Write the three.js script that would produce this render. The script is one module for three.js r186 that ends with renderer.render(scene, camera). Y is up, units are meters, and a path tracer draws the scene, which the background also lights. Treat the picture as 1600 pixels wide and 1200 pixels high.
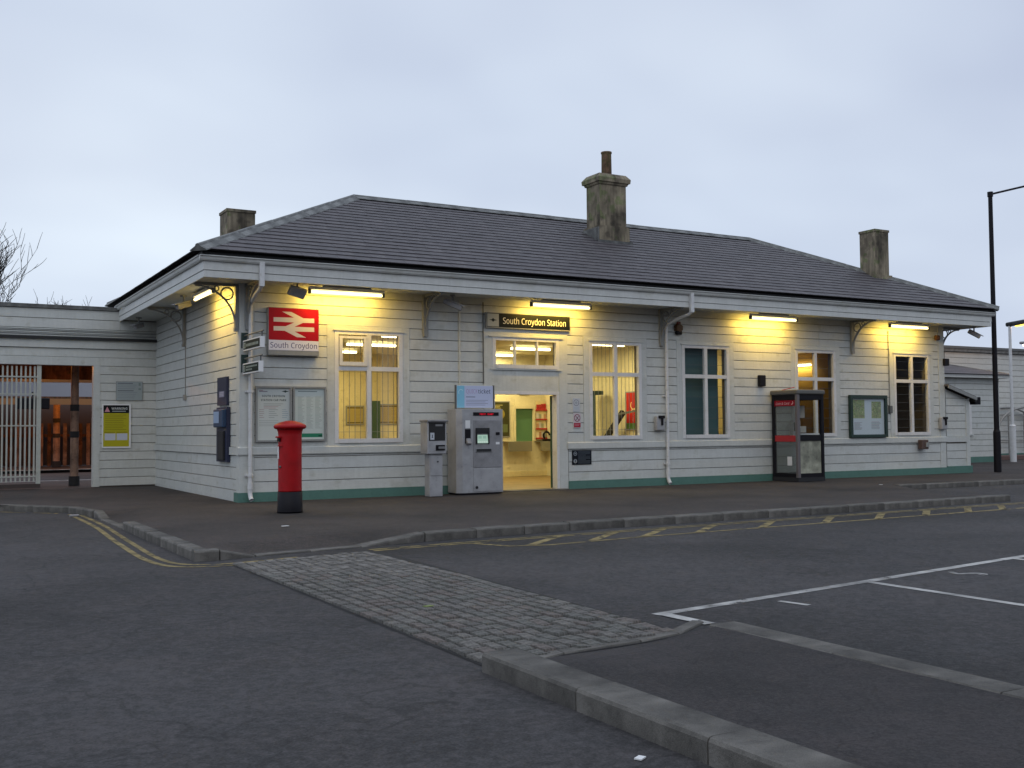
import * as THREE from 'three';
import { mergeGeometries } from 'three/addons/utils/BufferGeometryUtils.js';
import { RoundedBoxGeometry } from 'three/addons/geometries/RoundedBoxGeometry.js';
import { RectAreaLightUniformsLib } from 'three/addons/lights/RectAreaLightUniformsLib.js';

// ------------------------------------------------------------------ camera, sky, sun, exposure
RectAreaLightUniformsLib.init();
const scene = new THREE.Scene();
const camera = new THREE.PerspectiveCamera(39.712, 1024 / 768, 0.1, 900);
camera.position.set(-5.524, 1.32, 20.172);
camera.lookAt(-5.524 + 0.49424 * 10, 1.32 + 0.43313, 20.172 - 8.68247);
camera.rotateZ(-0.00808);
const renderer = new THREE.WebGLRenderer({ antialias: true });
renderer.setSize(1024, 768);
renderer.toneMapping = THREE.LinearToneMapping;
renderer.toneMappingExposure = 1.0;
renderer.shadowMap.enabled = true;

function rng(seed) { let a = seed >>> 0; return () => { a = (a + 0x6D2B79F5) | 0; let t = Math.imul(a ^ (a >>> 15), 1 | a); t = (t + Math.imul(t ^ (t >>> 7), 61 | t)) ^ t; return ((t ^ (t >>> 14)) >>> 0) / 4294967296; }; }
const R = rng(20240611);
const rr = (a, b) => a + (b - a) * R();
const clamp = (x, a, b) => Math.min(b, Math.max(a, x));
const lerp = (a, b, t) => a + (b - a) * t;
const sstep = (a, b, x) => { const t = clamp((x - a) / (b - a), 0, 1); return t * t * (3 - 2 * t); };

// tileable value noise on the unit square
function noiseField(seed) {
  const N = 256, tab = new Float32Array(N * N), q = rng(seed);
  for (let i = 0; i < N * N; i++) tab[i] = q();
  const at = (x, y, p) => tab[(((y % p) + p) % p) * N + (((x % p) + p) % p)];
  return (u, v, p) => {
    const x = u * p, y = v * p, x0 = Math.floor(x), y0 = Math.floor(y), fx = x - x0, fy = y - y0, sx = fx * fx * (3 - 2 * fx), sy = fy * fy * (3 - 2 * fy);
    return lerp(lerp(at(x0, y0, p), at(x0 + 1, y0, p), sx), lerp(at(x0, y0 + 1, p), at(x0 + 1, y0 + 1, p), sx), sy);
  };
}
const NZ = noiseField(7), NZ2 = noiseField(91);
const fbm = (n, u, v, p, oct) => { let s = 0, a = 0.5, t = 0; for (let i = 0; i < oct; i++, a *= 0.5, p *= 2) { s += a * n(u, v, Math.min(p, 256)); t += a; } return s / t; };

// overcast dusk sky
{
  const W = 1024, H = 512, data = new Float32Array(W * H * 4);
  for (let j = 0; j < H; j++) {
    const el = ((j + 0.5) / H - 0.5) * Math.PI, y = Math.sin(el);
    for (let i = 0; i < W; i++) {
      const az = ((i + 0.5) / W - 0.5) * 2 * Math.PI, dx = Math.cos(az) * Math.cos(el), dz = Math.sin(az) * Math.cos(el);
      const k = 1 / (Math.max(y, 0) + 0.22), u = dx * k * 0.09 + 0.5, v = dz * k * 0.09 + 0.5;
      const n1 = fbm(NZ, u, v, 9, 5) - 0.5, n2 = fbm(NZ2, u * 0.8 + v * 0.3, v * 1.3, 14, 4) - 0.5;
      const m = 1 + (n1 * 0.62 + n2 * 0.34) * sstep(-0.05, 0.12, y), warm = n2 * 0.5;
      const lift = 1.04 + 0.3 * sstep(0.35, 1, y);
      const o = (j * W + i) * 4;
      data[o] = (0.615 + 0.04 * warm) * m * lift; data[o + 1] = 0.695 * m * lift; data[o + 2] = (0.83 - 0.04 * warm) * (1 + (m - 1) * 0.75) * lift; data[o + 3] = 1;
    }
  }
  const sky = new THREE.DataTexture(data, W, H, THREE.RGBAFormat, THREE.FloatType);
  sky.mapping = THREE.EquirectangularReflectionMapping; sky.magFilter = THREE.LinearFilter; sky.needsUpdate = true;
  scene.background = sky; scene.environment = sky;
}
const sun = new THREE.DirectionalLight(0xfff1e2, 0.25);
sun.position.set(-14, 30, 34); sun.target.position.set(6, 0, 0);
sun.shadow.radius = 70; sun.castShadow = true; sun.shadow.mapSize.set(2048, 2048);
Object.assign(sun.shadow.camera, { left: -40, right: 40, top: 40, bottom: -40, near: 1, far: 120 });
scene.add(sun, sun.target);

// ------------------------------------------------------------------ textures
const dtex = (W, H, f, srgb) => {
  const d = new Uint8Array(W * H * 4);
  for (let j = 0; j < H; j++) for (let i = 0; i < W; i++) { const c = f((i + 0.5) / W, (j + 0.5) / H, i, j), o = (j * W + i) * 4; d[o] = clamp(c[0], 0, 1) * 255; d[o + 1] = clamp(c[1], 0, 1) * 255; d[o + 2] = clamp(c[2], 0, 1) * 255; d[o + 3] = 255; }
  const t = new THREE.DataTexture(d, W, H); t.wrapS = t.wrapT = THREE.RepeatWrapping; t.magFilter = THREE.LinearFilter; t.minFilter = THREE.LinearMipmapLinearFilter; t.generateMipmaps = true;
  if (srgb) t.colorSpace = THREE.SRGBColorSpace; t.needsUpdate = true; return t;
};
const rep = (t, sx, sy = sx) => { const c = t.clone(); c.repeat.set(sx, sy); c.needsUpdate = true; return c; };
const grey = (v) => [v, v, v];
// tarmac: stones, coarse worn patches, cracks; as a multiplier round 0.8
const tarmac = (seed, patch, fleck) => { const q = rng(seed); return dtex(1024, 1024, (u, v) => {
  const big = fbm(NZ, u + 0.13 * NZ2(u, v, 5), v, 4, 4) - 0.5, mid = fbm(NZ2, u, v, 24, 4) - 0.5, grit = q() - 0.5;
  const cr = Math.abs(fbm(NZ, u + 0.3, v + 0.1, 6, 5) - 0.5), crack = cr < 0.006 ? 0.82 : 1;
  const light = q() < fleck ? 1.35 : 1;
  const agg = NZ(u, v, 250) - 0.5, agg2 = NZ2(u, v, 120) - 0.5;
  const b = (0.72 + patch * big + 0.13 * mid + 0.26 * agg + 0.12 * agg2 + 0.34 * grit) * crack * light;
  return [b * (1 + 0.05 * mid), b, b * (1 - 0.03 * mid)];
}, true); };
const texRoad = tarmac(3, 0.52, 0.01), texPave = tarmac(11, 0.4, 0.012);
const texGrit = (() => { const q = rng(5); return dtex(512, 512, (u, v) => grey(0.5 * q() + 0.5 * fbm(NZ, u, v, 64, 3))); })();
const texConc = (() => { const q = rng(8); return dtex(512, 512, (u, v) => { const spot = sstep(0.6, 0.72, fbm(NZ, u, v, 18, 4)); const b = 0.76 + 0.6 * (fbm(NZ2, u, v, 5, 5) - 0.5) + 0.22 * (q() - 0.5) - 0.06 * spot; return [b, b * 0.99, b * 0.965]; }, true); })();
const texPaint = (() => { const q = rng(17); return dtex(1024, 1024, (u, v) => {
  const streak = fbm(NZ, u, v * 0.06, 90, 2) - 0.5, blot = fbm(NZ2, u, v, 7, 5) - 0.5, grain = NZ(u * 0.25, v, 200) - 0.5;
  const dirt = Math.max(0, fbm(NZ, u + 0.4, v + 0.2, 16, 4) - 0.62) * 0.9;
  const b = 0.93 + 0.035 * streak + 0.08 * blot + 0.03 * grain + 0.03 * (q() - 0.5) - dirt * 0.3;
  return [b, b * (0.995 - 0.02 * dirt), b * (0.985 - 0.12 * dirt)];
}, true); })();
const texSlate = (() => { const q = rng(23); return dtex(512, 512, (u, v) => { const b = 0.78 + 0.22 * (fbm(NZ, u, v, 12, 4) - 0.5) + 0.14 * (q() - 0.5); const lich = Math.max(0, fbm(NZ2, u, v, 20, 3) - 0.66) * 1.6; return [b * (1.02 + 0.02 * q()) + lich * 0.5, b + lich * 0.55, b * 1.02 + lich * 0.4]; }, true); })();
const texRender = (() => { const q = rng(29); return dtex(512, 512, (u, v) => {
  const blot = fbm(NZ, u, v, 4, 5) - 0.5, st = fbm(NZ2, u, v * 0.15, 30, 3) - 0.5, moss = sstep(0.55, 0.7, fbm(NZ, u + 0.5, v, 9, 4)), soot = sstep(0.54, 0.72, fbm(NZ2, u, v + 0.3, 6, 4));
  const b = 0.72 + 0.5 * blot + 0.35 * st + 0.12 * (q() - 0.5);
  return [b * (1 - 0.13 * moss - 0.22 * soot), b * (0.97 - 0.04 * moss - 0.22 * soot), b * (0.9 - 0.16 * moss - 0.2 * soot)];
}, true); })();
const texWear = (() => { const q = rng(31); return dtex(1024, 1024, (u, v) => { const n = fbm(NZ, u, v, 40, 4) * 0.6 + fbm(NZ2, u, v, 10, 3) * 0.4; return grey(sstep(0.36, 0.5, n + 0.16 * (q() - 0.5))); }); })();
const texWhite = (() => { const q = rng(33); return dtex(512, 512, (u, v) => { const n = fbm(NZ, u, v, 40, 4) * 0.6 + fbm(NZ2, u, v, 10, 3) * 0.4; return grey(sstep(0.24, 0.36, n + 0.16 * (q() - 0.5))); }); })();
const texWearHard = (() => { const q = rng(37); return dtex(1024, 1024, (u, v) => { const n = fbm(NZ2, u, v, 40, 4) * 0.55 + fbm(NZ, u, v, 9, 3) * 0.45; return grey(sstep(0.42, 0.58, n + 0.2 * (q() - 0.5))); }); })();
const texMetal = (() => { const q = rng(41); return dtex(512, 512, (u, v) => { const b = 0.88 + 0.16 * (fbm(NZ, u, v, 6, 4) - 0.5) + 0.08 * (q() - 0.5) - 0.5 * Math.max(0, fbm(NZ2, u, v, 22, 4) - 0.68); return [b, b * 0.995, b * 0.985]; }, true); })();
const texFloor = (() => { const q = rng(43); return dtex(512, 512, (u, v) => { const b = 0.82 + 0.22 * (fbm(NZ, u, v, 6, 4) - 0.5) + 0.16 * (q() - 0.5); return [b, b * 0.97, b * 0.9]; }, true); })();

function canvasTex(w, h, draw) {
  const c = document.createElement('canvas'); c.width = w; c.height = h; const g = c.getContext('2d'); draw(g, w, h);
  const t = new THREE.CanvasTexture(c); t.colorSpace = THREE.SRGBColorSpace; return t;
}

// ------------------------------------------------------------------ materials
const lin = (r, g, b) => new THREE.Color().setRGB(r, g, b);
const std = (c, o = {}) => new THREE.MeshStandardMaterial({ color: c, roughness: 0.8, ...o });
const M = {
  road: std(lin(0.064, 0.059, 0.061), { map: rep(texRoad, 1 / 8.3), bumpMap: rep(texGrit, 1 / 0.9), bumpScale: 0.006, roughness: 0.88 }),
  pave: std(lin(0.066, 0.052, 0.047), { map: rep(texPave, 1 / 4), bumpMap: rep(texGrit, 1 / 0.8), bumpScale: 0.005, roughness: 0.9 }),
  island: std(lin(0.048, 0.041, 0.042), { map: rep(texPave, 1 / 3), bumpMap: rep(texGrit, 1 / 0.7), bumpScale: 0.006, roughness: 0.92 }),
  kerb: [0.185, 0.16, 0.205].map((v) => std(lin(v, v * 0.955, v * 0.91), { map: rep(texConc, 1 / 1.1), bumpMap: rep(texGrit, 1 / 0.7), bumpScale: 0.004, roughness: 0.93 })),
  sett: [[.235, .225, .218], [.19, .185, .18], [.27, .258, .247], [.24, .21, .2], [.215, .215, .205]].map((c) => std(lin(...c), { map: rep(texConc, 1 / 0.5), bumpMap: rep(texGrit, 1 / 0.5), bumpScale: 0.004, roughness: 0.82 })),
  joint: std(lin(0.028, 0.027, 0.026), { map: rep(texPave, 1 / 1.5), roughness: 0.95 }),
  yline: std(lin(0.36, 0.285, 0.12), { map: rep(texConc, 1 / 0.9), alphaMap: rep(texWear, 1 / 2.3), alphaTest: 0.12, roughness: 0.85 }),
  ylineFaint: std(lin(0.38, 0.28, 0.10), { map: rep(texConc, 1 / 0.9), alphaMap: rep(texWearHard, 1 / 2.1), alphaTest: 0.62, roughness: 0.85 }),
  wline: std(lin(0.56, 0.56, 0.57), { map: rep(texConc, 1 / 0.9), alphaMap: rep(texWhite, 1 / 3.1), alphaTest: 0.3, roughness: 0.8 }),
  board: [[.625, .65, .635], [.605, .63, .615], [.645, .665, .65]].map((c, i) => std(lin(...c), { map: (() => { const t = rep(texPaint, 1 / 3.3, 1 / 2.7); t.offset.set(i * 0.31, i * 0.17); return t; })(), roughness: 0.42 })),
  trim: std(lin(0.625, 0.65, 0.635), { map: rep(texPaint, 1 / 2.6), roughness: 0.45 }),
  frame: std(lin(0.76, 0.76, 0.77), { map: rep(texPaint, 1 / 1.9), roughness: 0.4 }),
  fascia: std(lin(0.70, 0.72, 0.71), { map: rep(texPaint, 1 / 3.1), roughness: 0.5 }),
  soffit: std(lin(0.625, 0.65, 0.635), { map: rep(texPaint, 1 / 2), roughness: 0.7 }),
  backing: std(lin(0.16, 0.14, 0.115), { roughness: 0.95 }),
  plinth: std(lin(0.095, 0.215, 0.18), { map: rep(texPaint, 1 / 1.3), roughness: 0.6 }),
  slate: [[.116, .110, .114], [.108, .103, .107], [.124, .116, .119], [.113, .106, .109]].map((c) => std(lin(...c), { map: rep(texSlate, 1 / 1.4), roughness: 0.62 })),
  underlay: std(lin(0.02, 0.02, 0.022), { roughness: 0.95 }),
  lead: std(lin(0.25, 0.26, 0.265), { map: rep(texConc, 1 / 0.8), roughness: 0.6, metalness: 0.15 }),
  gutter: std(lin(0.012, 0.012, 0.013), { roughness: 0.6 }),
  render: std(lin(0.40, 0.36, 0.30), { map: rep(texRender, 1 / 1.7), bumpMap: rep(texGrit, 1 / 0.6), bumpScale: 0.006, roughness: 0.95 }),
  pot: std(lin(0.26, 0.17, 0.12), { map: rep(texRender, 1 / 0.8), roughness: 0.9 }),
  iron: std(lin(0.30, 0.31, 0.31), { map: rep(texPaint, 1 / 0.7), roughness: 0.55 }),
  ironDark: std(lin(0.11, 0.115, 0.115), { roughness: 0.6 }),
  pipe: std(lin(0.74, 0.75, 0.77), { map: rep(texPaint, 1 / 0.9), roughness: 0.5 }),
  black: new THREE.MeshPhysicalMaterial({ color: lin(0.008, 0.007, 0.010), roughness: 0.55, specularIntensity: 0.4 }),
  blackMatt: std(lin(0.02, 0.02, 0.022), { roughness: 0.85 }),
  navy: std(lin(0.018, 0.022, 0.055), { roughness: 0.45 }),
  greenDark: std(lin(0.012, 0.035, 0.03), { roughness: 0.6 }),
  steel: std(lin(0.46, 0.465, 0.49), { map: rep(texMetal, 1 / 0.9), roughness: 0.5, metalness: 0.1 }),
  steelDark: std(lin(0.33, 0.33, 0.35), { map: rep(texMetal, 1 / 0.7), roughness: 0.55, metalness: 0.1 }),
  stainless: std(lin(0.30, 0.30, 0.30), { roughness: 0.35, metalness: 0.85 }),
  red: new THREE.MeshPhysicalMaterial({ color: lin(0.48, 0.006, 0.010), map: rep(texMetal, 1 / 0.8), roughness: 0.42, specularIntensity: 0.55 }),
  redPlain: std(lin(0.42, 0.02, 0.025), { roughness: 0.5 }),
  white: std(lin(0.76, 0.76, 0.76), { roughness: 0.5 }),
  paper: std(lin(0.72, 0.72, 0.72), { roughness: 0.7 }),
  glass: new THREE.MeshPhysicalMaterial({ color: lin(0.93, 0.95, 0.94), transmission: 1, thickness: 0, roughness: 0.03, ior: 1.5 }),
  glassDirty: new THREE.MeshPhysicalMaterial({ color: lin(0.62, 0.66, 0.64), transmission: 0.86, thickness: 0, roughness: 0.12, ior: 1.5 }),
  cream: std(lin(0.80, 0.70, 0.43), { map: rep(texPaint, 1 / 2.2), roughness: 0.7 }),
  creamPale: std(lin(0.78, 0.72, 0.52), { map: rep(texPaint, 1 / 2.2), roughness: 0.6 }),
  ceiling: std(lin(0.82, 0.76, 0.56), { roughness: 0.9 }),
  hallFloor: std(lin(0.30, 0.22, 0.11), { map: rep(texFloor, 1 / 1.5), roughness: 0.55 }),
  brownWall: std(lin(0.40, 0.24, 0.05), { roughness: 0.85 }),
  greenBlind: std(lin(0.08, 0.19, 0.10), { roughness: 0.7 }),
  teal: new THREE.MeshPhysicalMaterial({ color: lin(0.065, 0.125, 0.13), roughness: 0.85 }),
  doorGreen: std(lin(0.03, 0.075, 0.045), { roughness: 0.5 }),
  brick: std(lin(0.22, 0.10, 0.06), { map: rep(texRender, 1 / 1.1), roughness: 0.9 }),
  brickPale: std(lin(0.46, 0.30, 0.23), { map: rep(texConc, 1 / 1.1), roughness: 0.9 }),
  bark: std(lin(0.045, 0.04, 0.036), { roughness: 0.95 }),
  gate: std(lin(0.52, 0.54, 0.50), { map: rep(texPaint, 1 / 0.9), roughness: 0.5 }),
  tube: std(lin(0.8, 0.8, 0.75), { emissive: lin(1, 0.80, 0.38), emissiveIntensity: 3.2 }),
  tubeIn: std(lin(0.8, 0.8, 0.75), { emissive: lin(1, 0.86, 0.45), emissiveIntensity: 7 }),
};

// ------------------------------------------------------------------ geometry helpers
const V3 = (x, y, z) => new THREE.Vector3(x, y, z);
const bx = (w, h, d, x = 0, y = 0, z = 0) => new THREE.BoxGeometry(w, h, d).translate(x, y, z);
const ba = (x0, x1, y0, y1, z0, z1) => bx(x1 - x0, y1 - y0, z1 - z0, (x0 + x1) / 2, (y0 + y1) / 2, (z0 + z1) / 2);
const rb = (w, h, d, r, x = 0, y = 0, z = 0, s = 2) => new RoundedBoxGeometry(w, h, d, s, r).translate(x, y, z);
const cy = (r0, r1, h, x = 0, y = 0, z = 0, s = 16) => new THREE.CylinderGeometry(r1, r0, h, s).translate(x, y, z);
const tb = (pts, r, s = 6, n) => new THREE.TubeGeometry(new THREE.CatmullRomCurve3(pts.map((p) => V3(...p)), false, 'catmullrom', 0.2), n ?? Math.max(2, pts.length * 4), r, s, false);
const rod = (a, b, r, s = 6) => { const A = V3(...a), B = V3(...b), d = B.clone().sub(A), g = new THREE.CylinderGeometry(r, r, d.length(), s); g.applyQuaternion(new THREE.Quaternion().setFromUnitVectors(V3(0, 1, 0), d.normalize())); return g.translate(...A.add(B).multiplyScalar(0.5).toArray()); };
const lathe = (p, s = 32) => new THREE.LatheGeometry(p.map(([x, y]) => new THREE.Vector2(x, y)), s);
const mg = (...l) => { const a = l.flat().map((g) => { const n = g.index ? g.toNonIndexed() : g.clone(); for (const k of Object.keys(n.attributes)) if (!['position', 'normal', 'uv'].includes(k)) n.deleteAttribute(k); return n; }); return a.length > 1 ? mergeGeometries(a) : a[0]; };
// uv in metres, by the way each face points
function uvm(g0) {
  const g = g0.index ? g0.toNonIndexed() : g0, p = g.attributes.position, uv = new Float32Array(p.count * 2), a = V3(), b = V3(), c = V3(), n = V3();
  for (let i = 0; i < p.count; i += 3) {
    a.fromBufferAttribute(p, i); b.fromBufferAttribute(p, i + 1); c.fromBufferAttribute(p, i + 2);
    n.copy(b).sub(a).cross(c.clone().sub(a)); const ax = Math.abs(n.x), ay = Math.abs(n.y), az = Math.abs(n.z);
    for (let k = 0; k < 3; k++) { const v = [a, b, c][k]; const [s, t] = ay >= ax && ay >= az ? [v.x, v.z] : ax >= az ? [v.z + 3.7, v.y] : [v.x, v.y]; uv[(i + k) * 2] = s; uv[(i + k) * 2 + 1] = t; }
  }
  g.setAttribute('uv', new THREE.BufferAttribute(uv, 2)); return g;
}
const taken = new Map();
const numbered = (n) => { const k = taken.get(n) ?? 0; taken.set(n, k + 1); return k ? n + '_' + String(k).padStart(3, '0') : n; };
function part(parent, name, geo, mat, keepUV = false) {
  const m = new THREE.Mesh(keepUV ? geo : uvm(geo), mat); m.name = name; m.castShadow = m.receiveShadow = true; parent.add(m); return m;
}
function thing(name, label, category, pos = [0, 0, 0], group, turn = 0) {
  const g = new THREE.Group(); g.name = numbered(name); g.position.set(...pos); g.rotation.y = turn; g.userData = { label, category }; if (group) g.userData.group = group; scene.add(g); return g;
}
function single(name, geo, mat, label, category, group, keepUV) { const m = part(scene, numbered(name), geo, mat, keepUV); m.userData = { label, category }; if (group) m.userData.group = group; return m; }
function struct(name, geo, mat) { const m = part(scene, numbered(name), geo, mat); m.userData.kind = 'structure'; return m; }
const sub = (parent, name) => { const g = new THREE.Group(); g.name = name; parent.add(g); return g; };
// a flat printed face: quad of w x h, centre at the origin, facing +z
const face = (w, h) => new THREE.PlaneGeometry(w, h);
const print = (tex, o = {}) => new THREE.MeshPhysicalMaterial({ map: tex, roughness: 0.6, specularIntensity: 0.4, ...o });

// ------------------------------------------------------------------ ground
const RY = -0.12;
{ const g = new THREE.PlaneGeometry(500, 500, 1, 1).rotateX(-Math.PI / 2).translate(0, RY, 0); struct('road', g, M.road); }

// pavement: a sheet with dropped crossings
const zf = (x) => x < -2.42 ? 8.0 : x < 0.35 ? lerp(8.02, 7.5, (x + 2.42) / 2.77) : x < 2.7 ? lerp(7.5, 7.35, (x - 0.35) / 2.35) : lerp(7.35, 7.1, (x - 2.7) / 10.2);
const pavY = (x, z) => {
  let y = 0;
  if (x < 0.8 && x > -3) { const d = zf(x) - z, k = clamp((x + 2.43) / 0.43, 0, 1) * (1 - clamp((x + 0.6) / 0.95, 0, 1)); y = Math.min(y, -0.098 * k * (1 - sstep(0, 1.0, d))); }
  if (z > 0.1 && z < 3.9) { const d = x + 2.6, k = sstep(0.2, 0.9, z) * (1 - sstep(3.0, 3.6, z)); y = Math.min(y, -0.095 * k * (1 - sstep(0, 0.9, d))); }
  return y - 0.010 + 0.004 * (fbm(NZ, x / 40 + 0.5, z / 40 + 0.5, 20, 2) - 0.5);
};
function sheet(x0, x1, nx, za, zb, nz, yf) {
  const p = [], idx = [];
  for (let i = 0; i <= nx; i++) { const x = lerp(x0, x1, i / nx), a = za(x), b = zb(x); for (let j = 0; j <= nz; j++) { const z = lerp(a, b, j / nz); p.push(x, yf(x, z), z); } }
  for (let i = 0; i < nx; i++) for (let j = 0; j < nz; j++) { const a = i * (nz + 1) + j, b = a + nz + 1; idx.push(a, a + 1, b, b, a + 1, b + 1); }
  const g = new THREE.BufferGeometry(); g.setAttribute('position', new THREE.Float32BufferAttribute(p, 3)); g.setIndex(idx);
  const n = g.toNonIndexed(); n.computeVertexNormals(); return n;
}
const zk = (x) => x > -2.95 ? lerp(-0.62, 0.3, (x + 2.95) / 0.35) : x > -4 ? lerp(-2.05, -0.62, (x + 4) / 1.05) : lerp(-2.9, -2.05, clamp((x + 14) / 10, 0, 1));
struct('pavement', mg(
  sheet(-2.6, 0, 52, () => -7.9, (x) => zf(x) - 0.03, 80, pavY),
  sheet(-14, -2.6, 30, () => -7.9, (x) => zk(x) - 0.05, 10, () => -0.008),
  sheet(0, 11.95, 48, () => -0.02, (x) => zf(x) - 0.05, 28, pavY),
  sheet(11.95, 14.2, 8, () => -0.02, (x) => lerp(6.3, 3.3, (x - 11.95) / 2.25), 8, () => -0.008),
  sheet(11.95, 12.75, 3, () => 6.45, (x) => zf(x) - 0.1, 3, () => -0.014),
  sheet(14.2, 20.05, 10, () => -0.02, (x) => 3.2 + (x - 14.2) * 0.02, 4, () => -0.008),
  sheet(20.05, 60, 20, () => -7.9, (x) => 3.2 + (x - 14.2) * 0.02, 6, () => -0.008)), M.pave);

// kerbs: stones laid along a line; the street side is to the right of the way
function kerbLine(parent, pts, top, width, step, drop = false) {
  for (let s = 0; s + 1 < pts.length; s++) {
    const [ax, az] = pts[s], [ex, ez] = pts[s + 1], L = Math.hypot(ex - ax, ez - az), n = Math.max(1, Math.round(L / step)), l = L / n, ux = (ex - ax) / L, uz = (ez - az) / L;
    for (let k = 0; k < n; k++) {
      const T = typeof top === 'function' ? top : () => top, t = T(k / n), dh = T((k + 1) / n) - t, h = t - RY + 0.05, gap = 0.011, c = drop ? 0.012 : 0.022;
      const sh = new THREE.Shape(); sh.moveTo(0, 0); sh.lineTo(0, h - c); sh.lineTo(c * 0.45, h - c * 0.25); sh.lineTo(c * 1.4, h); sh.lineTo(width - 0.008, h + rr(-0.003, 0.003)); sh.lineTo(width, h - 0.008); sh.lineTo(width, 0); sh.closePath();
      const g = new THREE.ExtrudeGeometry(sh, { depth: l - gap, bevelEnabled: false });
      if (dh) { const p = g.attributes.position; for (let i = 0; i < p.count; i++) if (p.getY(i) > 0.001 && p.getZ(i) > l / 2) p.setY(i, p.getY(i) + dh); g.computeVertexNormals(); }
      const base = M.kerb[Math.floor(R() * 3)], m = part(parent, 'kerb_stone', g, base);
      // local x: from the street face inwards; z: along
      const fx = ax + ux * (k * l + gap / 2), fz = az + uz * (k * l + gap / 2);
      m.position.set(fx + uz * rr(-0.006, 0.006), RY - 0.05 + rr(-0.003, 0.003), fz); m.rotation.y = Math.atan2(ux, uz) + rr(-0.004, 0.004);
    }
  }
}
{
  const k = sub(scene, 'pavement_kerb'); k.userData.kind = 'structure';
  // walking with the street on the local -x side
  kerbLine(k, [[-14, -2.9], [-4, -2.05], [-2.95, -0.62], [-2.72, 0.65]].reverse().map((p) => p).reverse(), 0, 0.15, 0.9);
  kerbLine(k, [[-2.71, 0.66], [-2.70, 1.4]], (u) => -0.1 * u, 0.15, 0.9); kerbLine(k, [[-2.70, 1.404], [-2.70, 3.39]], -0.1, 0.15, 0.9, true);
  kerbLine(k, [[-2.70, 3.40], [-2.70, 8.02]], 0, 0.17, 0.92);
  kerbLine(k, [[-2.72, 8.05], [-2.44, 8.07]], 0.004, 0.16, 0.4);
  kerbLine(k, [[-2.43, 8.05], [-2.0, 7.965]], (u) => -0.1 * u, 0.16, 0.9); kerbLine(k, [[-1.996, 7.962], [-0.6, 7.70]], -0.1, 0.15, 0.7, true); kerbLine(k, [[-0.596, 7.70], [0.35, 7.525]], (u) => -0.1 + 0.1 * u, 0.18, 0.95);
  kerbLine(k, [[0.36, 7.52], [2.7, 7.36], [7.5, 7.26], [12.9, 7.1]], 0, 0.2, 0.92);
  kerbLine(k, [[12.35, 6.9], [11.98, 6.35], [14.15, 3.38]], -0.02, 0.12, 0.9);
  kerbLine(k, [[14.2, 3.36], [34, 3.8]], 0, 0.2, 0.92);
}
// the raised tongue of footway in the foreground
{
  const f = sub(scene, 'footway'); f.userData.kind = 'structure';
  const yf = (x, z) => Math.min(-0.006, -0.108 + sstep(14.33, lerp(15.2, 14.6, clamp((x + 2.3) / 1.5, 0, 1)), z) * 0.102) + 0.004 * (NZ(x / 9 + 0.5, z / 9, 40) - 0.5);
  part(f, 'tarmac', sheet(-2.3, -0.78, 12, (x) => x < -1.2 ? 14.45 : lerp(14.42, 14.32, (x + 1.2) / 0.42), () => 30, 60, yf), M.island);
  kerbLine(f, [[-2.52, 14.5], [-2.52, 30]], 0, 0.25, 1.02);
  kerbLine(f, [[-0.54, 30], [-0.54, 14.52]], 0.0, 0.25, 1.1);
  kerbLine(f, [[-2.24, 14.5], [-1.85, 14.36], [-1.2, 14.31], [-0.82, 14.24], [-0.38, 13.98]].map(([x, z]) => [x, z]), -0.104, 0.1, 0.45, true);
}

// painted lines
function strip(pts, w, y = RY + 0.004, closed = false) {
  const P = pts.map(([x, z]) => new THREE.Vector2(x, z)), p = [], idx = []; let n = P.length;
  for (let i = 0; i < n; i++) {
    const a = P[Math.max(0, i - 1)], b = P[Math.min(n - 1, i + 1)], d = b.clone().sub(a).normalize(), o = new THREE.Vector2(-d.y, d.x).multiplyScalar(w / 2);
    p.push(P[i].x + o.x, y, P[i].y + o.y, P[i].x - o.x, y, P[i].y - o.y);
    if (i) { const k = (i - 1) * 2; idx.push(k, k + 2, k + 1, k + 1, k + 2, k + 3); }
  }
  const g = new THREE.BufferGeometry(); g.setAttribute('position', new THREE.Float32BufferAttribute(p, 3)); g.setIndex(idx); const q = g.toNonIndexed(); q.computeVertexNormals();
  if (q.attributes.normal.getY(0) < 0) { const a = q.attributes.position.array; for (let i = 0; i < a.length; i += 9) for (let k = 0; k < 3; k++) { const t = a[i + 3 + k]; a[i + 3 + k] = a[i + 6 + k]; a[i + 6 + k] = t; } q.computeVertexNormals(); }
  return q;
}
const curve = (pts, n = 40) => new THREE.CatmullRomCurve3(pts.map(([x, z]) => V3(x, 0, z)), false, 'centripetal').getPoints(n).map((v) => [v.x, v.z]);
struct('yellow_line', strip(curve([[-2.98, -0.3], [-2.98, 2.74], [-3.1, 5.5], [-3.12, 7.9], [-2.98, 8.38], [-2.6, 8.6], [-2.25, 8.56], [-1.6, 8.42]]), 0.075), M.yline);
struct('yellow_line', strip(curve([[-2.83, -0.2], [-2.83, 2.6], [-2.94, 5.5], [-2.97, 7.85], [-2.85, 8.24], [-2.55, 8.42], [-2.2, 8.40], [-1.6, 8.27]]), 0.07), M.yline);
struct('yellow_line', strip([[-8, -2.3], [-4, -1.7], [-3.1, -0.6]], 0.09), M.ylineFaint);
struct('yellow_line', strip([[-0.62, 8.02], [1.2, 7.86], [4, 7.72], [13.4, 7.46]], 0.07), M.yline);
struct('yellow_line', strip([[-0.62, 8.16], [1.2, 8.00], [4, 7.86], [13.4, 7.60]], 0.07), M.yline);
struct('yellow_line', strip([[0.75, 8.05], [1.0, 8.62], [1.5, 8.78], [3.0, 8.62], [5.2, 8.53], [14, 8.22]], 0.09), M.yline);
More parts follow.
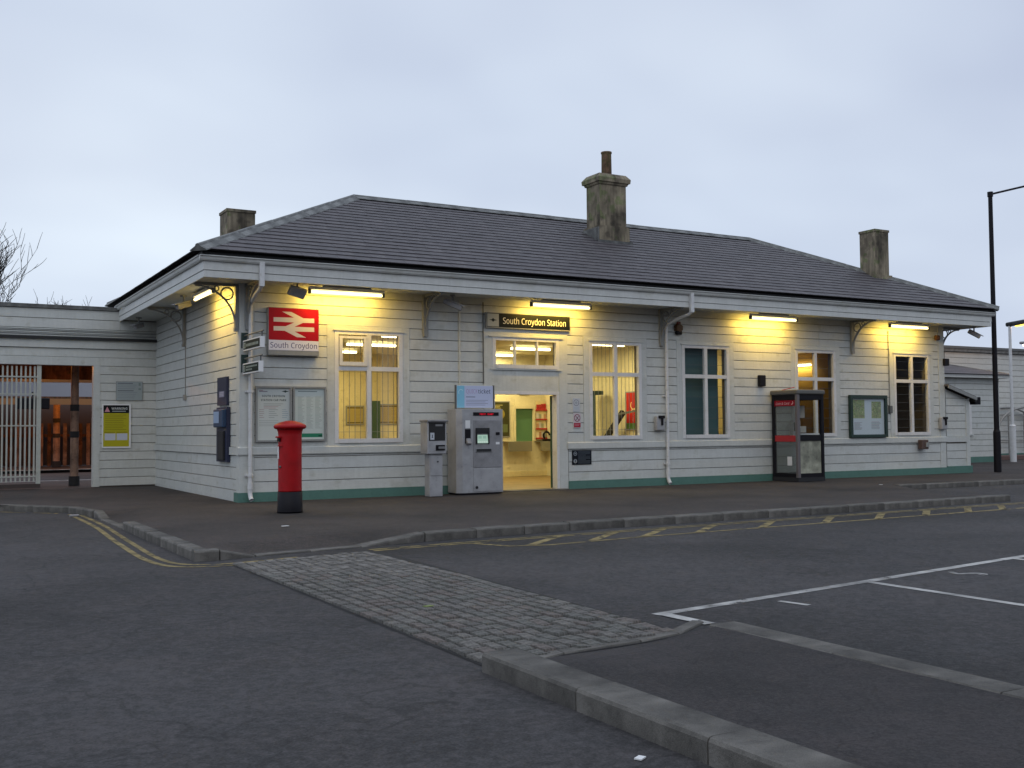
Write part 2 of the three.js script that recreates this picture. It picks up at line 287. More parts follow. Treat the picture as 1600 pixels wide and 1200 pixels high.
for (const x of [1.75, 2.7, 3.55, 4.5, 5.7, 7.0, 8.2, 9.35, 10.45, 11.4]) struct('yellow_bar', strip([[x - 0.5, 8.74 - x * 0.032], [x + 0.5, 7.88 - x * 0.025]], 0.12), M.yline);
struct('white_line', strip([[-0.46, 13.5], [2.24, 13.12], [5.25, 12.68], [14, 11.4]], 0.105), M.wline);
struct('white_line', strip([[-0.40, 13.52], [-0.37, 14.03]], 0.11, RY + 0.007), M.wline);
struct('white_line', strip([[2.28, 13.17], [2.31, 18]], 0.095), M.wline);
struct('white_line', strip([[4.95, 12.78], [5.0, 18]], 0.095), M.wline);
// the bay numbers, read from the bay
struct('white_bay_number', strip([[0.80, 13.52], [0.86, 13.80]], 0.062), M.wline);
struct('white_bay_number', strip(curve([[3.48, 13.10], [3.42, 13.24], [3.52, 13.26], [3.60, 13.30], [3.62, 13.38], [3.52, 13.41]].map(([x, z]) => [x, z]), 24), 0.062), M.wline);

// granite setts
{
  const st = sub(scene, 'cobbled_strip'); st.userData.kind = 'structure';
  const bed = new THREE.Shape([[-2.44, 8.62], [-0.58, 8.22], [-0.73, 14.22], [-0.84, 14.27], [-1.22, 14.33], [-1.87, 14.38], [-2.27, 14.5], [-2.45, 14.5]].map(([x, z]) => new THREE.Vector2(x, -z)));
  part(st, 'bedding', new THREE.ShapeGeometry(bed).rotateX(-Math.PI / 2).translate(0, RY + 0.004, 0), M.joint);
  const blocks = []; for (let i = 0; i < 10; i++) { // worn block, unit length 1 x 1
    const j = () => rr(-0.012, 0.012), H = 0.05, t = 0.012;
    const lo = [[-.5, -.5], [.5, -.5], [.5, .5], [-.5, .5]], up = lo.map(([x, z]) => [x * 0.95 + j() * 2, z * 0.96 + j() * 2]), tp = up.map(([x, z]) => [x * 0.9, z * 0.93]);
    const ring = [lo.map(([x, z]) => [x, 0, z]), up.map(([x, z]) => [x, H - t, z]), tp.map(([x, z]) => [x, H + j() * 0.25, z])], p = [];
    const tri = (a, b, c) => p.push(...a, ...b, ...c);
    for (let r = 0; r < 2; r++) for (let k = 0; k < 4; k++) { const a = ring[r][k], b = ring[r][(k + 1) % 4], c = ring[r + 1][k], d = ring[r + 1][(k + 1) % 4]; tri(a, c, b); tri(b, c, d); }
    const mid = [0, H + 0.003, 0]; for (let k = 0; k < 4; k++) tri(ring[2][k], mid, ring[2][(k + 1) % 4]);
    const g = new THREE.BufferGeometry(); g.setAttribute('position', new THREE.Float32BufferAttribute(p, 3)); g.computeVertexNormals(); blocks.push(uvm(g));
  }
  const list = [], cols = 14, cw = 1.68 / cols;
  for (let c = 0; c < cols; c++) {
    const x = -2.43 + cw * (c + 0.5), zs = 8.66 - (x + 2.44) * 0.21, ze = x < -2.2 ? 14.48 : x < -1.85 ? 14.36 : lerp(14.35, 14.18, (x + 1.85) / 1.1);
    let z = zs + rr(-0.12, 0.0);
    while (z < ze - 0.07) { let l = rr(0.15, 0.25); if (z + l > ze) l = ze - z; const wav = 0.02 * Math.sin(z * 1.3 + 0.5) + 0.012 * Math.sin(z * 3.1 + c); list.push([x + wav * (c / cols), z + l / 2, cw, l]); z += l; }
  }
  list.sort((a, b) => Math.hypot(a[0] + 5.5, a[1] - 20.2) - Math.hypot(b[0] + 5.5, b[1] - 20.2));
  const rest = [];
  list.forEach(([x, z, w, l], i) => {
    const broken = z > 13.3 ? 2.6 : 1, sc = V3(w * rr(0.80, 0.88), rr(0.95, 1.03), l * rr(0.87, 0.925)), e = new THREE.Euler(rr(-0.016, 0.016) * broken, rr(-0.035, 0.035) * broken, rr(-0.016, 0.016) * broken), y = RY - 0.026 + rr(-0.003, 0.003) * broken;
    const g = blocks[i % 10], m = M.sett[Math.floor(R() * 5)];
    if (i < 300) { const o = new THREE.Mesh(g, m); o.name = 'sett'; o.castShadow = o.receiveShadow = true; o.position.set(x, y, z); o.rotation.copy(e); o.scale.copy(sc); st.add(o); }
    else rest.push(g.clone().applyMatrix4(new THREE.Matrix4().compose(V3(x, y, z), new THREE.Quaternion().setFromEuler(e), sc)));
  });
  if (rest.length) { const o = part(st, 'far_setts', mg(rest), M.sett[0]); o.userData.kind = 'stuff'; }
}

// ------------------------------------------------------------------ the station building
const L = 20.05, D = 7.84, E = 0.93;
const station = thing('station_building', 'white weatherboarded station building with slate hipped roof and lit windows', 'building');
// weatherboard: u along, y up, n out of the wall; placed by a matrix
const boardGeo = (len, h) => {
  const s = new THREE.Shape([[0, 0.0], [0.016, 0.0], [0.021, 0.006], [0.016, h - 0.016], [0.011, h - 0.0105], [0, h - 0.0105]].map(([n, y]) => new THREE.Vector2(n, y)));
  return new THREE.ExtrudeGeometry(s, { depth: len - 0.003, bevelEnabled: false }); // profile x = out, y = up, z = along
};
// wall 'front': out = +z, along = +x (mirror handled by rotation: local z -> -x)
function boards(parent, side, at, a0, a1, y0, y1, h) {
  const n = Math.max(1, Math.round((y1 - y0) / h)), hh = (y1 - y0) / n;
  for (let k = 0; k < n; k++) {
    const m = part(parent, 'weatherboard', boardGeo(a1 - a0, hh), M.board[Math.floor(R() * 3)]);
    if (side === 'front') { m.rotation.y = -Math.PI / 2; m.position.set(a1 - 0.0015, y0 + k * hh, at); } // local x -> +z, local z -> -x
    else if (side === 'left') { m.rotation.y = Math.PI; m.position.set(at, y0 + k * hh, a1 - 0.0015); } // local x -> -x, local z -> -z
    else { m.position.set(at, y0 + k * hh, a0 + 0.0015); } // right side
    m.rotation.x = 0; const uv = m.geometry.attributes.uv, du = rr(0, 5), dv = y0 + k * hh; for (let i = 0; i < uv.count; i++) uv.setXY(i, uv.getX(i) + du, uv.getY(i) + dv);
  }
}
const WIN = [[1.875, 3.352], [7.971, 9.44], [10.645, 12.119], [14.34, 15.78], [18.0, 19.45]], WB = 1.09, WT = 3.335, WM = 2.585;
{
  const s = new THREE.Shape(); s.moveTo(0, 0); s.lineTo(L, 0); s.lineTo(L, 4.3); s.lineTo(0, 4.3); s.closePath();
  const hole = (x0, x1, y0, y1) => { const p = new THREE.Path(); p.moveTo(x0, y0); p.lineTo(x0, y1); p.lineTo(x1, y1); p.lineTo(x1, y0); p.closePath(); s.holes.push(p); };
  for (const [a, b] of WIN) hole(a + 0.04, b - 0.04, WB + 0.03, WT - 0.04);
  hole(5.48, 7.14, 2.68, 3.32); hole(5.48, 7.14, 0.004, 2.15);
  part(station, 'front_wall', new THREE.ExtrudeGeometry(s, { depth: 0.2, bevelEnabled: false }).translate(0, 0, -0.2), M.backing);
  part(station, 'side_wall', ba(0, 0.2, 0, 4.3, -D, -0.2), M.backing);
  part(station, 'side_wall', ba(L - 0.2, L, 0, 4.3, -D, -0.2), M.backing);
  part(station, 'rear_wall', ba(0.2, L - 0.2, 0, 4.3, -D + 0.003, -D + 0.2), M.backing);
}
const HB = 0.2185, Y0 = 1.0413, YS = Y0 + 11 * HB;
for (const [a, b] of [[0.26, 1.72], [3.51, 5.24], [7.38, 7.81], [9.60, 10.49], [12.28, 14.19], [15.94, 17.84], [19.61, 19.84]]) boards(station, 'front', 0.002, a, b, Y0, YS, HB);
for (const [a, b] of [[0.26, 5.24], [5.244, 10.09], [10.094, 15.2], [15.204, 19.84]]) boards(station, 'front', 0.002, a, b, YS, YS + 4 * HB * 0.88, HB * 0.88);
for (const [a, b] of [[0.26, 5.20], [7.40, 10.1], [10.104, 15.0], [15.004, 19.84]]) { boards(station, 'front', 0.002, a, b, 0.167, 0.372, 0.205); boards(station, 'front', 0.002, a, b, 0.372, 0.6, 0.228); boards(station, 'front', 0.002, a, b, 0.6, 0.84, 0.24); boards(station, 'front', 0.002, a, b, 0.84, 0.885, 0.045); }
// left wall
for (const [a, b] of [[-D, -3.9], [-3.896, -0.2]]) { boards(station, 'left', -0.002, a, b, Y0, YS + 0.01, HB); boards(station, 'left', -0.002, a, b, YS + 0.01, YS + 4 * HB * 0.88, HB * 0.88); boards(station, 'left', -0.002, a, b, 0.0, 0.42, 0.21); boards(station, 'left', -0.002, a, b, 0.42, 0.88, 0.23); }
boards(station, 'right', L + 0.002, -D, -0.2, Y0, YS + 4 * HB * 0.88, HB);
// corner posts, belt course, plinth, surrounds
part(station, 'corner_post', ba(-0.028, 0.256, 0.17, 4.3, -0.196, 0.03), M.trim);
part(station, 'corner_post', ba(19.844, L + 0.028, 0.17, 4.3, -0.196, 0.03), M.trim);
const belt = (x0, x1) => { const s = new THREE.Shape([[0, 0.8806], [0.05, 0.8806], [0.058, 0.9], [0.058, 1.02], [0.03, 1.0413], [0, 1.0413]].map(([n, y]) => new THREE.Vector2(n, y))); return new THREE.ExtrudeGeometry(s, { depth: x1 - x0, bevelEnabled: false }).rotateY(-Math.PI / 2).translate(x1, 0, 0.004); };
part(station, 'belt_course', belt(-0.06, 5.22), M.trim);
part(station, 'belt_course', belt(7.36, L + 0.06), M.trim);
part(station, 'belt_course', ba(-0.05, 0, 0.885, 1.035, -D, 0.0), M.trim);
part(station, 'plinth', ba(-0.055, 5.2, -0.02, 0.167, 0.003, 0.062), M.plinth);
part(station, 'plinth', ba(7.38, L + 0.05, -0.02, 0.167, 0.003, 0.062), M.plinth);
part(station, 'plinth', ba(-0.055, 0, -0.02, 0.168, -0.26, 0.0), M.plinth);
part(station, 'plinth', ba(-0.026, 0, -0.02, 0.06, -D, -0.264), M.trim);
for (const [a, b] of WIN) {
  part(station, 'window_surround', mg(ba(a - 0.155, a + 0.012, Y0 + 0.002, YS, 0, 0.027), ba(b - 0.012, b + 0.155, Y0 + 0.002, YS, 0, 0.027), ba(a + 0.012, b - 0.012, WT - 0.012, YS, 0, 0.027), ba(a + 0.012, b - 0.012, Y0 + 0.002, WB + 0.008, 0, 0.027)), M.trim);
  part(station, 'drip_moulding', ba(a - 0.03, b + 0.03, WT + 0.005, WT + 0.03, 0.027, 0.052), M.trim);
}
part(station, 'door_surround', mg(ba(5.24, 5.46, 0, YS, 0, 0.03), ba(7.16, 7.38, 0, YS, 0, 0.03), ba(5.46, 7.16, 3.34, YS, 0, 0.03)), M.trim);
part(station, 'door_panel', ba(5.46, 7.16, 2.17, 2.63, -0.03, 0.012), M.trim);
part(station, 'lintel_moulding', ba(5.40, 7.22, 2.63, 2.665, -0.03, 0.045), M.trim);
part(station, 'lintel_moulding', ba(5.36, 7.26, 3.345, 3.375, 0.03, 0.055), M.trim);
part(station, 'door_frame', mg(ba(5.44, 5.52, 0, 2.17, -0.18, 0.02), ba(7.09, 7.18, 0, 2.17, -0.18, 0.022), ba(5.52, 7.09, 2.10, 2.17, -0.18, 0.018)), M.frame);
part(station, 'door_step', ba(5.35, 7.28, -0.02, 0.012, -0.2, 0.22), M.kerb[0]);

function windowUnit(x0, x1, y0, y1, ym, xs, opts = {}) {
  const w = sub(station, 'window'), f = 0.085, zf0 = -0.05, zf1 = 0.036, xm = (x0 + x1) / 2;
  if (opts.label) w.userData.label = opts.label;
  part(w, 'frame', mg(ba(x0, x0 + f, y0, y1, zf0, zf1), ba(x1 - f, x1, y0, y1, zf0, zf1), ba(x0 + f, x1 - f, y1 - f * 0.8, y1, zf0, zf1 - 0.002), ba(x0 + f, x1 - f, y0, y0 + f, zf0, zf1 + 0.02)), M.frame);
  if (ym) part(w, 'glazing_bar', ba(x0 + f, x1 - f, ym - 0.045, ym + 0.045, zf0 + 0.005, zf1 - 0.006), M.frame);
  const bw = opts.thin ? 0.018 : 0.046;
  for (const x of xs) { for (const [a, b] of ym ? [[y0 + f, ym - 0.045], [ym + 0.045, y1 - f * 0.8]] : [[y0 + f, y1 - f * 0.8]]) part(w, 'glazing_bar', ba(x - bw, x + bw, a, b, zf0 + 0.007, zf1 - 0.004), M.frame); }
  const X = [x0 + f, ...xs.flatMap((x) => [x - bw, x + bw]), x1 - f], Y = ym ? [[y0 + f, ym - 0.045], [ym + 0.045, y1 - f * 0.8]] : [[y0 + f, y1 - f * 0.8]];
  for (let i = 0; i < X.length; i += 2) Y.forEach(([a, b], r) => {
    if (opts.casement && i === 0 && r === 1) { const c = 0.075; part(w, 'casement', mg(ba(X[0] + 0.012, X[0] + c, a + 0.01, b - 0.03, -0.02, 0.06), ba(X[1] - c, X[1] - 0.012, a + 0.01, b - 0.03, -0.02, 0.06), ba(X[0] + c, X[1] - c, a + 0.01, a + 0.012 + c, -0.02, 0.06), ba(X[0] + c, X[1] - c, b - 0.03 - c * 0.7, b - 0.03, -0.02, 0.06)), M.frame); }
    part(w, 'pane', new THREE.PlaneGeometry(X[i + 1] - X[i], b - a).translate((X[i] + X[i + 1]) / 2, (a + b) / 2, -0.012), M.glass);
  });
  if (opts.vbars) { const n = opts.vbars; for (let k = 0; k < n; k++) { const x = lerp(x0 + f + 0.05, x1 - f - 0.05, k / (n - 1)); part(w, 'security_bar', cy(0.006, 0.006, y1 - y0 - 0.1, x, (y0 + y1) / 2, -0.14, 5), M.iron); } for (const y of [y0 + 0.22, lerp(y0, y1, 0.64)]) part(w, 'security_bar', ba(x0 + 0.05, x1 - 0.05, y - 0.004, y + 0.004, -0.136, -0.13), M.iron); }
  if (opts.hbars) { const n = opts.hbars; for (let k = 0; k < n; k++) { const y = lerp(y0 + 0.22, y1 - 0.2, k / (n - 1)); part(w, 'security_bar', ba(x0 + 0.05, x1 - 0.05, y - 0.004, y + 0.004, -0.13, -0.122), M.ironDark); } }
  return w;
}
const mid = ([a, b]) => (a + b) / 2;
windowUnit(...WIN[0], WB, WT, WM, [mid(WIN[0])], { vbars: 11, casement: true, label: 'tall lit window beside the notices with an open top light' });
windowUnit(...WIN[1], WB, WT, WM, [mid(WIN[1])], { vbars: 12, label: 'tall lit window right of the doorway' });
windowUnit(...WIN[2], WB, WT, WM, [mid(WIN[2])], { hbars: 8, label: 'window covered by a dark teal blind' });
windowUnit(...WIN[3], WB, WT, WM, [mid(WIN[3])], { hbars: 8, label: 'amber lit window behind the phone box' });
windowUnit(...WIN[4], WB, WT, WM, [mid(WIN[4])], { hbars: 9, label: 'dark unlit window at the far end' });
windowUnit(5.46, 7.16, 2.665, 3.34, null, [6.03, 6.6], { thin: true, label: 'lit three-pane fanlight over the doorway' });

// eaves: soffit, fascia boards, gutter
const ring = (o, y0, y1, t) => [ba(-o, L + o, y0, y1, o - t, o), ba(-o, -o + t, y0, y1, -D, o - t), ba(L + o - t, L + o, y0, y1, -D, o - t)];
part(station, 'soffit', mg(ba(-E + 0.02, L + E - 0.02, 4.165, 4.19, 0.0, E - 0.02), ba(-E + 0.02, 0, 4.165, 4.19, -D, 0), ba(L, L + E - 0.02, 4.165, 4.19, -D, 0)), M.soffit);
part(station, 'lower_fascia', mg(ring(E - 0.012, 4.122, 4.243, 0.03)), M.fascia);
part(station, 'upper_fascia', mg(ring(E, 4.252, 4.405, 0.045)), M.fascia);
{ // ogee gutter in front of the fascia
  const prof = [[0, 0], [0.04, 0.004], [0.062, 0.03], [0.075, 0.07], [0.1, 0.085], [0.1, 0.1], [0, 0.1]];
  const run = (len) => new THREE.ExtrudeGeometry(new THREE.Shape(prof.map(([n, y]) => new THREE.Vector2(n, y))), { depth: len, bevelEnabled: false });
  part(station, 'gutter', run(L + 2 * E + 0.16).rotateY(-Math.PI / 2).translate(L + E + 0.08, 4.408, E + 0.002), M.fascia);
  part(station, 'gutter', run(D + E).rotateY(Math.PI).translate(-E - 0.002, 4.408, E), M.fascia);
  part(station, 'gutter', run(D + E).translate(L + E + 0.002, 4.408, -D), M.fascia);
  part(station, 'eaves_board', mg(ring(E + 0.03, 4.512, 4.585, 0.05)), M.gutter);
}
// roof
const EO = 1.06, YE = 4.585, W = 4.83, H = 6.92, ZR = EO - W, SL = Math.hypot(W, H - YE), CS = W / SL, SN = (H - YE) / SL;
{
  const roof = sub(station, 'roof');
  const A = [-EO, YE, EO], B = [L + EO, YE, EO], C = [L + EO - W, H, ZR], Dd = [-EO + W, H, ZR], F = [-EO, YE, EO - 2 * W], G = [L + EO, YE, EO - 2 * W];
  const p = [A, B, C, A, C, Dd, F, A, Dd, B, G, C, G, F, Dd, G, Dd, C].flat(), g = new THREE.BufferGeometry();
  g.setAttribute('position', new THREE.Float32BufferAttribute(p, 3)); g.computeVertexNormals(); part(roof, 'roof_deck', g, M.underlay);
  // a slate: x across, y out of the slope, z up the slope
  const var4 = [0, 1, 2].map(() => { const t = 0.009; return [bx(1, t, 1, 0, t / 2, 0)]; }).flat();
  const slates = [], EXP = 0.262, rows = Math.floor(SL / EXP);
  const lay = (fr, len, hip0, hip1) => { // fr(s along, t up) -> frame
    for (let r = 0; r < rows; r++) {
      const t = r * EXP, cut = (t + EXP * 0.75) * CS + 0.02, a0 = hip0 ? cut : 0, a1 = len - (hip1 ? cut : 0); let s = a0 - (r % 2 ? 0.175 : 0);
      while (s < a1) { const s0 = Math.max(s, a0), s1 = Math.min(s + 0.35, a1); if (s1 - s0 > 0.04) slates.push({ fr, s: (s0 + s1) / 2, w: s1 - s0, t }); s += 0.35; }
    }
  };
  const mk = (o, ax, up, nn) => ({ o, ax, up, nn });
  lay(mk(V3(-EO, YE, EO), V3(1, 0, 0), V3(0, SN, -CS), V3(0, CS, SN)), L + 2 * EO, true, true);
  lay(mk(V3(-EO, YE, EO - 2 * W), V3(0, 0, 1), V3(CS, SN, 0), V3(-SN, CS, 0)), 2 * W, true, true);
  lay(mk(V3(L + EO, YE, EO), V3(0, 0, -1), V3(-CS, SN, 0), V3(SN, CS, 0)), 2 * W, true, true);
  lay(mk(V3(L + EO, YE, EO - 2 * W), V3(-1, 0, 0), V3(0, SN, CS), V3(0, CS, -SN)), L + 2 * EO, true, true);
  const base = uvm(bx(1, 0.015, 1, 0, 0.0075, 0)), mats = [[], [], [], []], cam = camera.position, near = [];
  for (const q of slates) {
    const pos = q.fr.o.clone().addScaledVector(q.fr.ax, q.s).addScaledVector(q.fr.up, q.t + 0.15).addScaledVector(q.fr.nn, 0.012 + rr(0, 0.003));
    const tilt = -0.06 + rr(-0.007, 0.007), up = q.fr.up.clone().multiplyScalar(Math.cos(tilt)).addScaledVector(q.fr.nn, Math.sin(tilt)), nn = q.fr.nn.clone().multiplyScalar(Math.cos(tilt)).addScaledVector(q.fr.up, -Math.sin(tilt));
    const zax = up.clone().negate(), m = new THREE.Matrix4().makeBasis(q.fr.ax, nn, zax).setPosition(pos); m.scale(V3(q.w - 0.004, 1, 0.32));
    const frontish = q.fr.nn.z > 0.1 || q.fr.nn.x < -0.1;
    near.push({ m, d: frontish ? pos.distanceTo(cam) : 1e6 + pos.distanceTo(cam), k: Math.floor(R() * 4), du: rr(0, 7) });
  }
  near.sort((a, b) => a.d - b.d);
  const shared = [0, 1, 2, 3, 4, 5].map((i) => { const g = base.clone(), uv = g.attributes.uv; for (let k = 0; k < uv.count; k++) uv.setXY(k, uv.getX(k) * 0.3 + i * 0.37, uv.getY(k) * 0.25 + i * 0.21); return g; });
  near.forEach((q, i) => {
    if (i < 300) { const o = new THREE.Mesh(shared[i % 6], M.slate[q.k]); o.name = 'slate'; o.castShadow = o.receiveShadow = true; q.m.decompose(o.position, o.quaternion, o.scale); roof.add(o); }
    else mats[q.k].push(shared[i % 6].clone().applyMatrix4(q.m));
  });
  { const o = part(roof, 'slate_field', mergeGeometries(mats.map((l) => mg(l)), true), M.slate, true); o.userData.kind = 'stuff'; }
  // lead rolls along hips and ridge
  const roll = (a, b, n, w) => {
    const va = V3(...a), vb = V3(...b), d = vb.clone().sub(va), len = d.length() / n; d.normalize();
    const s = new THREE.Shape([[-w, -0.075], [-w + 0.01, -0.055], [-0.05, 0.01], [-0.03, 0.045], [0, 0.058], [0.03, 0.045], [0.05, 0.01], [w - 0.01, -0.055], [w, -0.075]].map(([x, y]) => new THREE.Vector2(x, y)));
    const side = V3().crossVectors(V3(0, 1, 0), d).normalize(), up = V3().crossVectors(d, side);
    for (let k = 0; k < n; k++) { const o = part(roof, 'lead_roll', new THREE.ExtrudeGeometry(s, { depth: len + 0.02, bevelEnabled: false }), M.lead); const p0 = va.clone().addScaledVector(d, k * len).addScaledVector(up, 0.05 + (k % 2) * 0.004); o.quaternion.setFromRotationMatrix(new THREE.Matrix4().makeBasis(side, up, d)); o.position.copy(p0); }
  };
  roll(A, Dd, 5, 0.17); roll(B, C, 5, 0.17); roll(F, Dd, 5, 0.17); roll(Dd, C, 9, 0.17); roll(G, C, 5, 0.17);
}
const roofY = (z) => YE + (EO - z) * SN / CS;
function chimney(label, x0, x1, z0, z1, base, shaft, top, cap, potH) {
  const c = sub(station, 'chimney'); c.userData.label = label;
  const b = 0.06;
  part(c, 'shaft', ba(x0, x1, base - 1.2, top, z0, z1), M.render);
  if (shaft) part(c, 'chimney_base', ba(x0 - b, x1 + b, base - 1.0, shaft, z0 - b, z1 + b), M.render);
  if (cap) { // moulded coping
    const cx = (x0 + x1) / 2, cz = (z0 + z1) / 2, w = x1 - x0, d = z1 - z0, lay = (o, y0, y1, o2) => { const g = bx(1, y1 - y0, 1, 0, (y0 + y1) / 2, 0), p = g.attributes.position; for (let i = 0; i < p.count; i++) { const k = p.getY(i) > (y0 + y1) / 2 ? o2 : o; p.setX(i, cx + Math.sign(p.getX(i)) * (w / 2 + k)); p.setZ(i, cz + Math.sign(p.getZ(i)) * (d / 2 + k)); } g.computeVertexNormals(); return g; };
    part(c, 'coping', mg(lay(0.03, top - 0.04, top + 0.02, 0.05), lay(0.085, top + 0.02, top + 0.12, 0.095), lay(0.095, top + 0.12, top + 0.24, 0.0)), M.render);
    if (potH) { const t = top + 0.22; part(c, 'pot', lathe([[0, t], [0.135, t], [0.128, t + potH - 0.05], [0.142, t + potH - 0.04], [0.142, t + potH], [0.11, t + potH], [0.11, t + potH - 0.3], [0, t + potH - 0.3]].map(([r, y]) => [r, y]), 20).translate(cx + 0.02, 0, cz), M.pot); }
  } else part(c, 'coping', ba(x0 - 0.02, x1 + 0.02, top, top + 0.07, z0 - 0.02, z1 + 0.02), M.render);
  return c;
}
{
  const c = chimney('large chimney with moulded coping and one pot near the ridge', 9.72, 10.54, -2.62, -2.02, roofY(-2.0), roofY(-2.0) + 0.44, 7.62, true, 0.66);
  part(c, 'lead_flashing', mg(ba(9.6, 10.68, roofY(-1.96) - 0.06, roofY(-1.96) + 0.08, -1.965, -1.93), ba(9.62, 9.66, roofY(-1.96), roofY(-2.6) + 0.1, -2.68, -1.965)), M.lead);
  chimney('plain squat chimney behind the near hip', 1.3, 2.0, -6.7, -6.0, 5.8, 0, 6.80, false);
  chimney('plain chimney with a stepped foot near the far hip', 18.5, 19.06, -1.52, -0.96, 5.35, 5.68, 6.93, false);
}
// brackets under the eaves, arm along local +x from the wall at x = 0
function bracket(x, z, turn, yb = 3.28, arm = 0.84, mat = M.iron) {
  const b = sub(station, 'bracket'); b.position.set(x, 0, z); b.rotation.y = turn;
  const yt = 4.16, r = arm - 0.08;
  part(b, 'wall_plate', mg(ba(0.002, 0.06, yb + 0.06, yt, -0.055, 0.055), ba(0.002, 0.075, yb, yb + 0.07, -0.045, 0.045)), mat);
  part(b, 'arm', ba(0.06, arm, yt - 0.05, yt - 0.001, -0.03, 0.03), mat);
  const pts = []; for (let i = 0; i <= 12; i++) { const a = (i / 12) * Math.PI / 2; pts.push([0.05 + r * (1 - Math.cos(a)), yb + 0.1 + (yt - 0.06 - yb - 0.1) * Math.sin(a), 0]); }
  const arcs = []; for (let i = 0; i < 12; i++) { const [ax, ay] = pts[i], [cx2, cy2] = pts[i + 1], dx = cx2 - ax, dy = cy2 - ay, l = Math.hypot(dx, dy); arcs.push(bx(l + 0.01, 0.03, 0.045).rotateZ(Math.atan2(dy, dx)).translate((ax + cx2) / 2, (ay + cy2) / 2, 0)); }
  part(b, 'curved_brace', mg(arcs), mat);
  part(b, 'ring', new THREE.TorusGeometry(0.115, 0.017, 6, 24).translate(0.21, yt - 0.19, 0), mat);
  part(b, 'scroll', new THREE.TorusGeometry(0.045, 0.012, 6, 16).translate(0.41, yt - 0.1, 0), mat);
  return b;
}
bracket(3.86, 0.024, -Math.PI / 2); bracket(10.02, 0.024, -Math.PI / 2); bracket(16.4, 0.024, -Math.PI / 2); bracket(0.12, 0.03, -Math.PI / 2);
bracket(-0.03, -0.09, Math.PI, 3.25, 0.84); bracket(-0.024, -4.55, Math.PI); bracket(L + 0.03, -0.09, 0);
// downpipes and conduits
function downpipe(x, topx, yshoe) {
  const d = sub(station, 'downpipe');
  part(d, 'pipe', mg(ba(topx - 0.045, topx + 0.045, 4.0, 4.45, E + 0.005, E + 0.08), tb([[topx, 4.02, E + 0.04], [topx, 3.97, E - 0.06], [(topx + x) / 2, 3.9, 0.5], [x, 3.78, 0.13], [x, 3.66, 0.1], [x, 3.5, 0.1]], 0.038, 10, 30), cy(0.038, 0.038, 3.5 - 0.25, x, (3.5 + 0.25) / 2, 0.1, 12)), M.pipe);
  for (const y of [2.1, 0.5]) part(d, 'pipe_clip', mg(cy(0.05, 0.05, 0.05, x, y, 0.1, 12), ba(x - 0.085, x + 0.085, y - 0.02, y + 0.02, 0.03, 0.07)), M.pipe);
  part(d, 'shoe', mg(cy(0.052, 0.052, 0.12, x, 0.3, 0.1, 12), tb([[x, 0.26, 0.1], [x, 0.16, 0.1], [x + 0.005, 0.09, 0.12], [x + 0.01, 0.035, 0.165]], 0.044, 10)), M.pipe);
}
downpipe(0.16, 0.12, 0.1); downpipe(10.13, 10.2, 0.1);
part(station, 'conduit', cy(0.017, 0.017, 2.0, 4.66, 3.1, 0.045, 6), M.trim);
part(station, 'conduit', cy(0.012, 0.012, 1.75, 5.232, 3.2, 0.045, 6), M.ironDark);
part(station, 'conduit', cy(0.012, 0.012, 2.1, 17.80, 2.9, 0.04, 6), M.iron);
part(station, 'junction_box', rb(0.1, 0.2, 0.08, 0.012, 17.80, 1.8, 0.06), M.ironDark);
part(station, 'conduit', cy(0.010, 0.010, 2.1, -0.035, 3.1, -4.48, 6), M.iron);
part(station, 'junction_box', rb(0.06, 0.13, 0.11, 0.012, -0.05, 2.12, -4.48), M.iron);

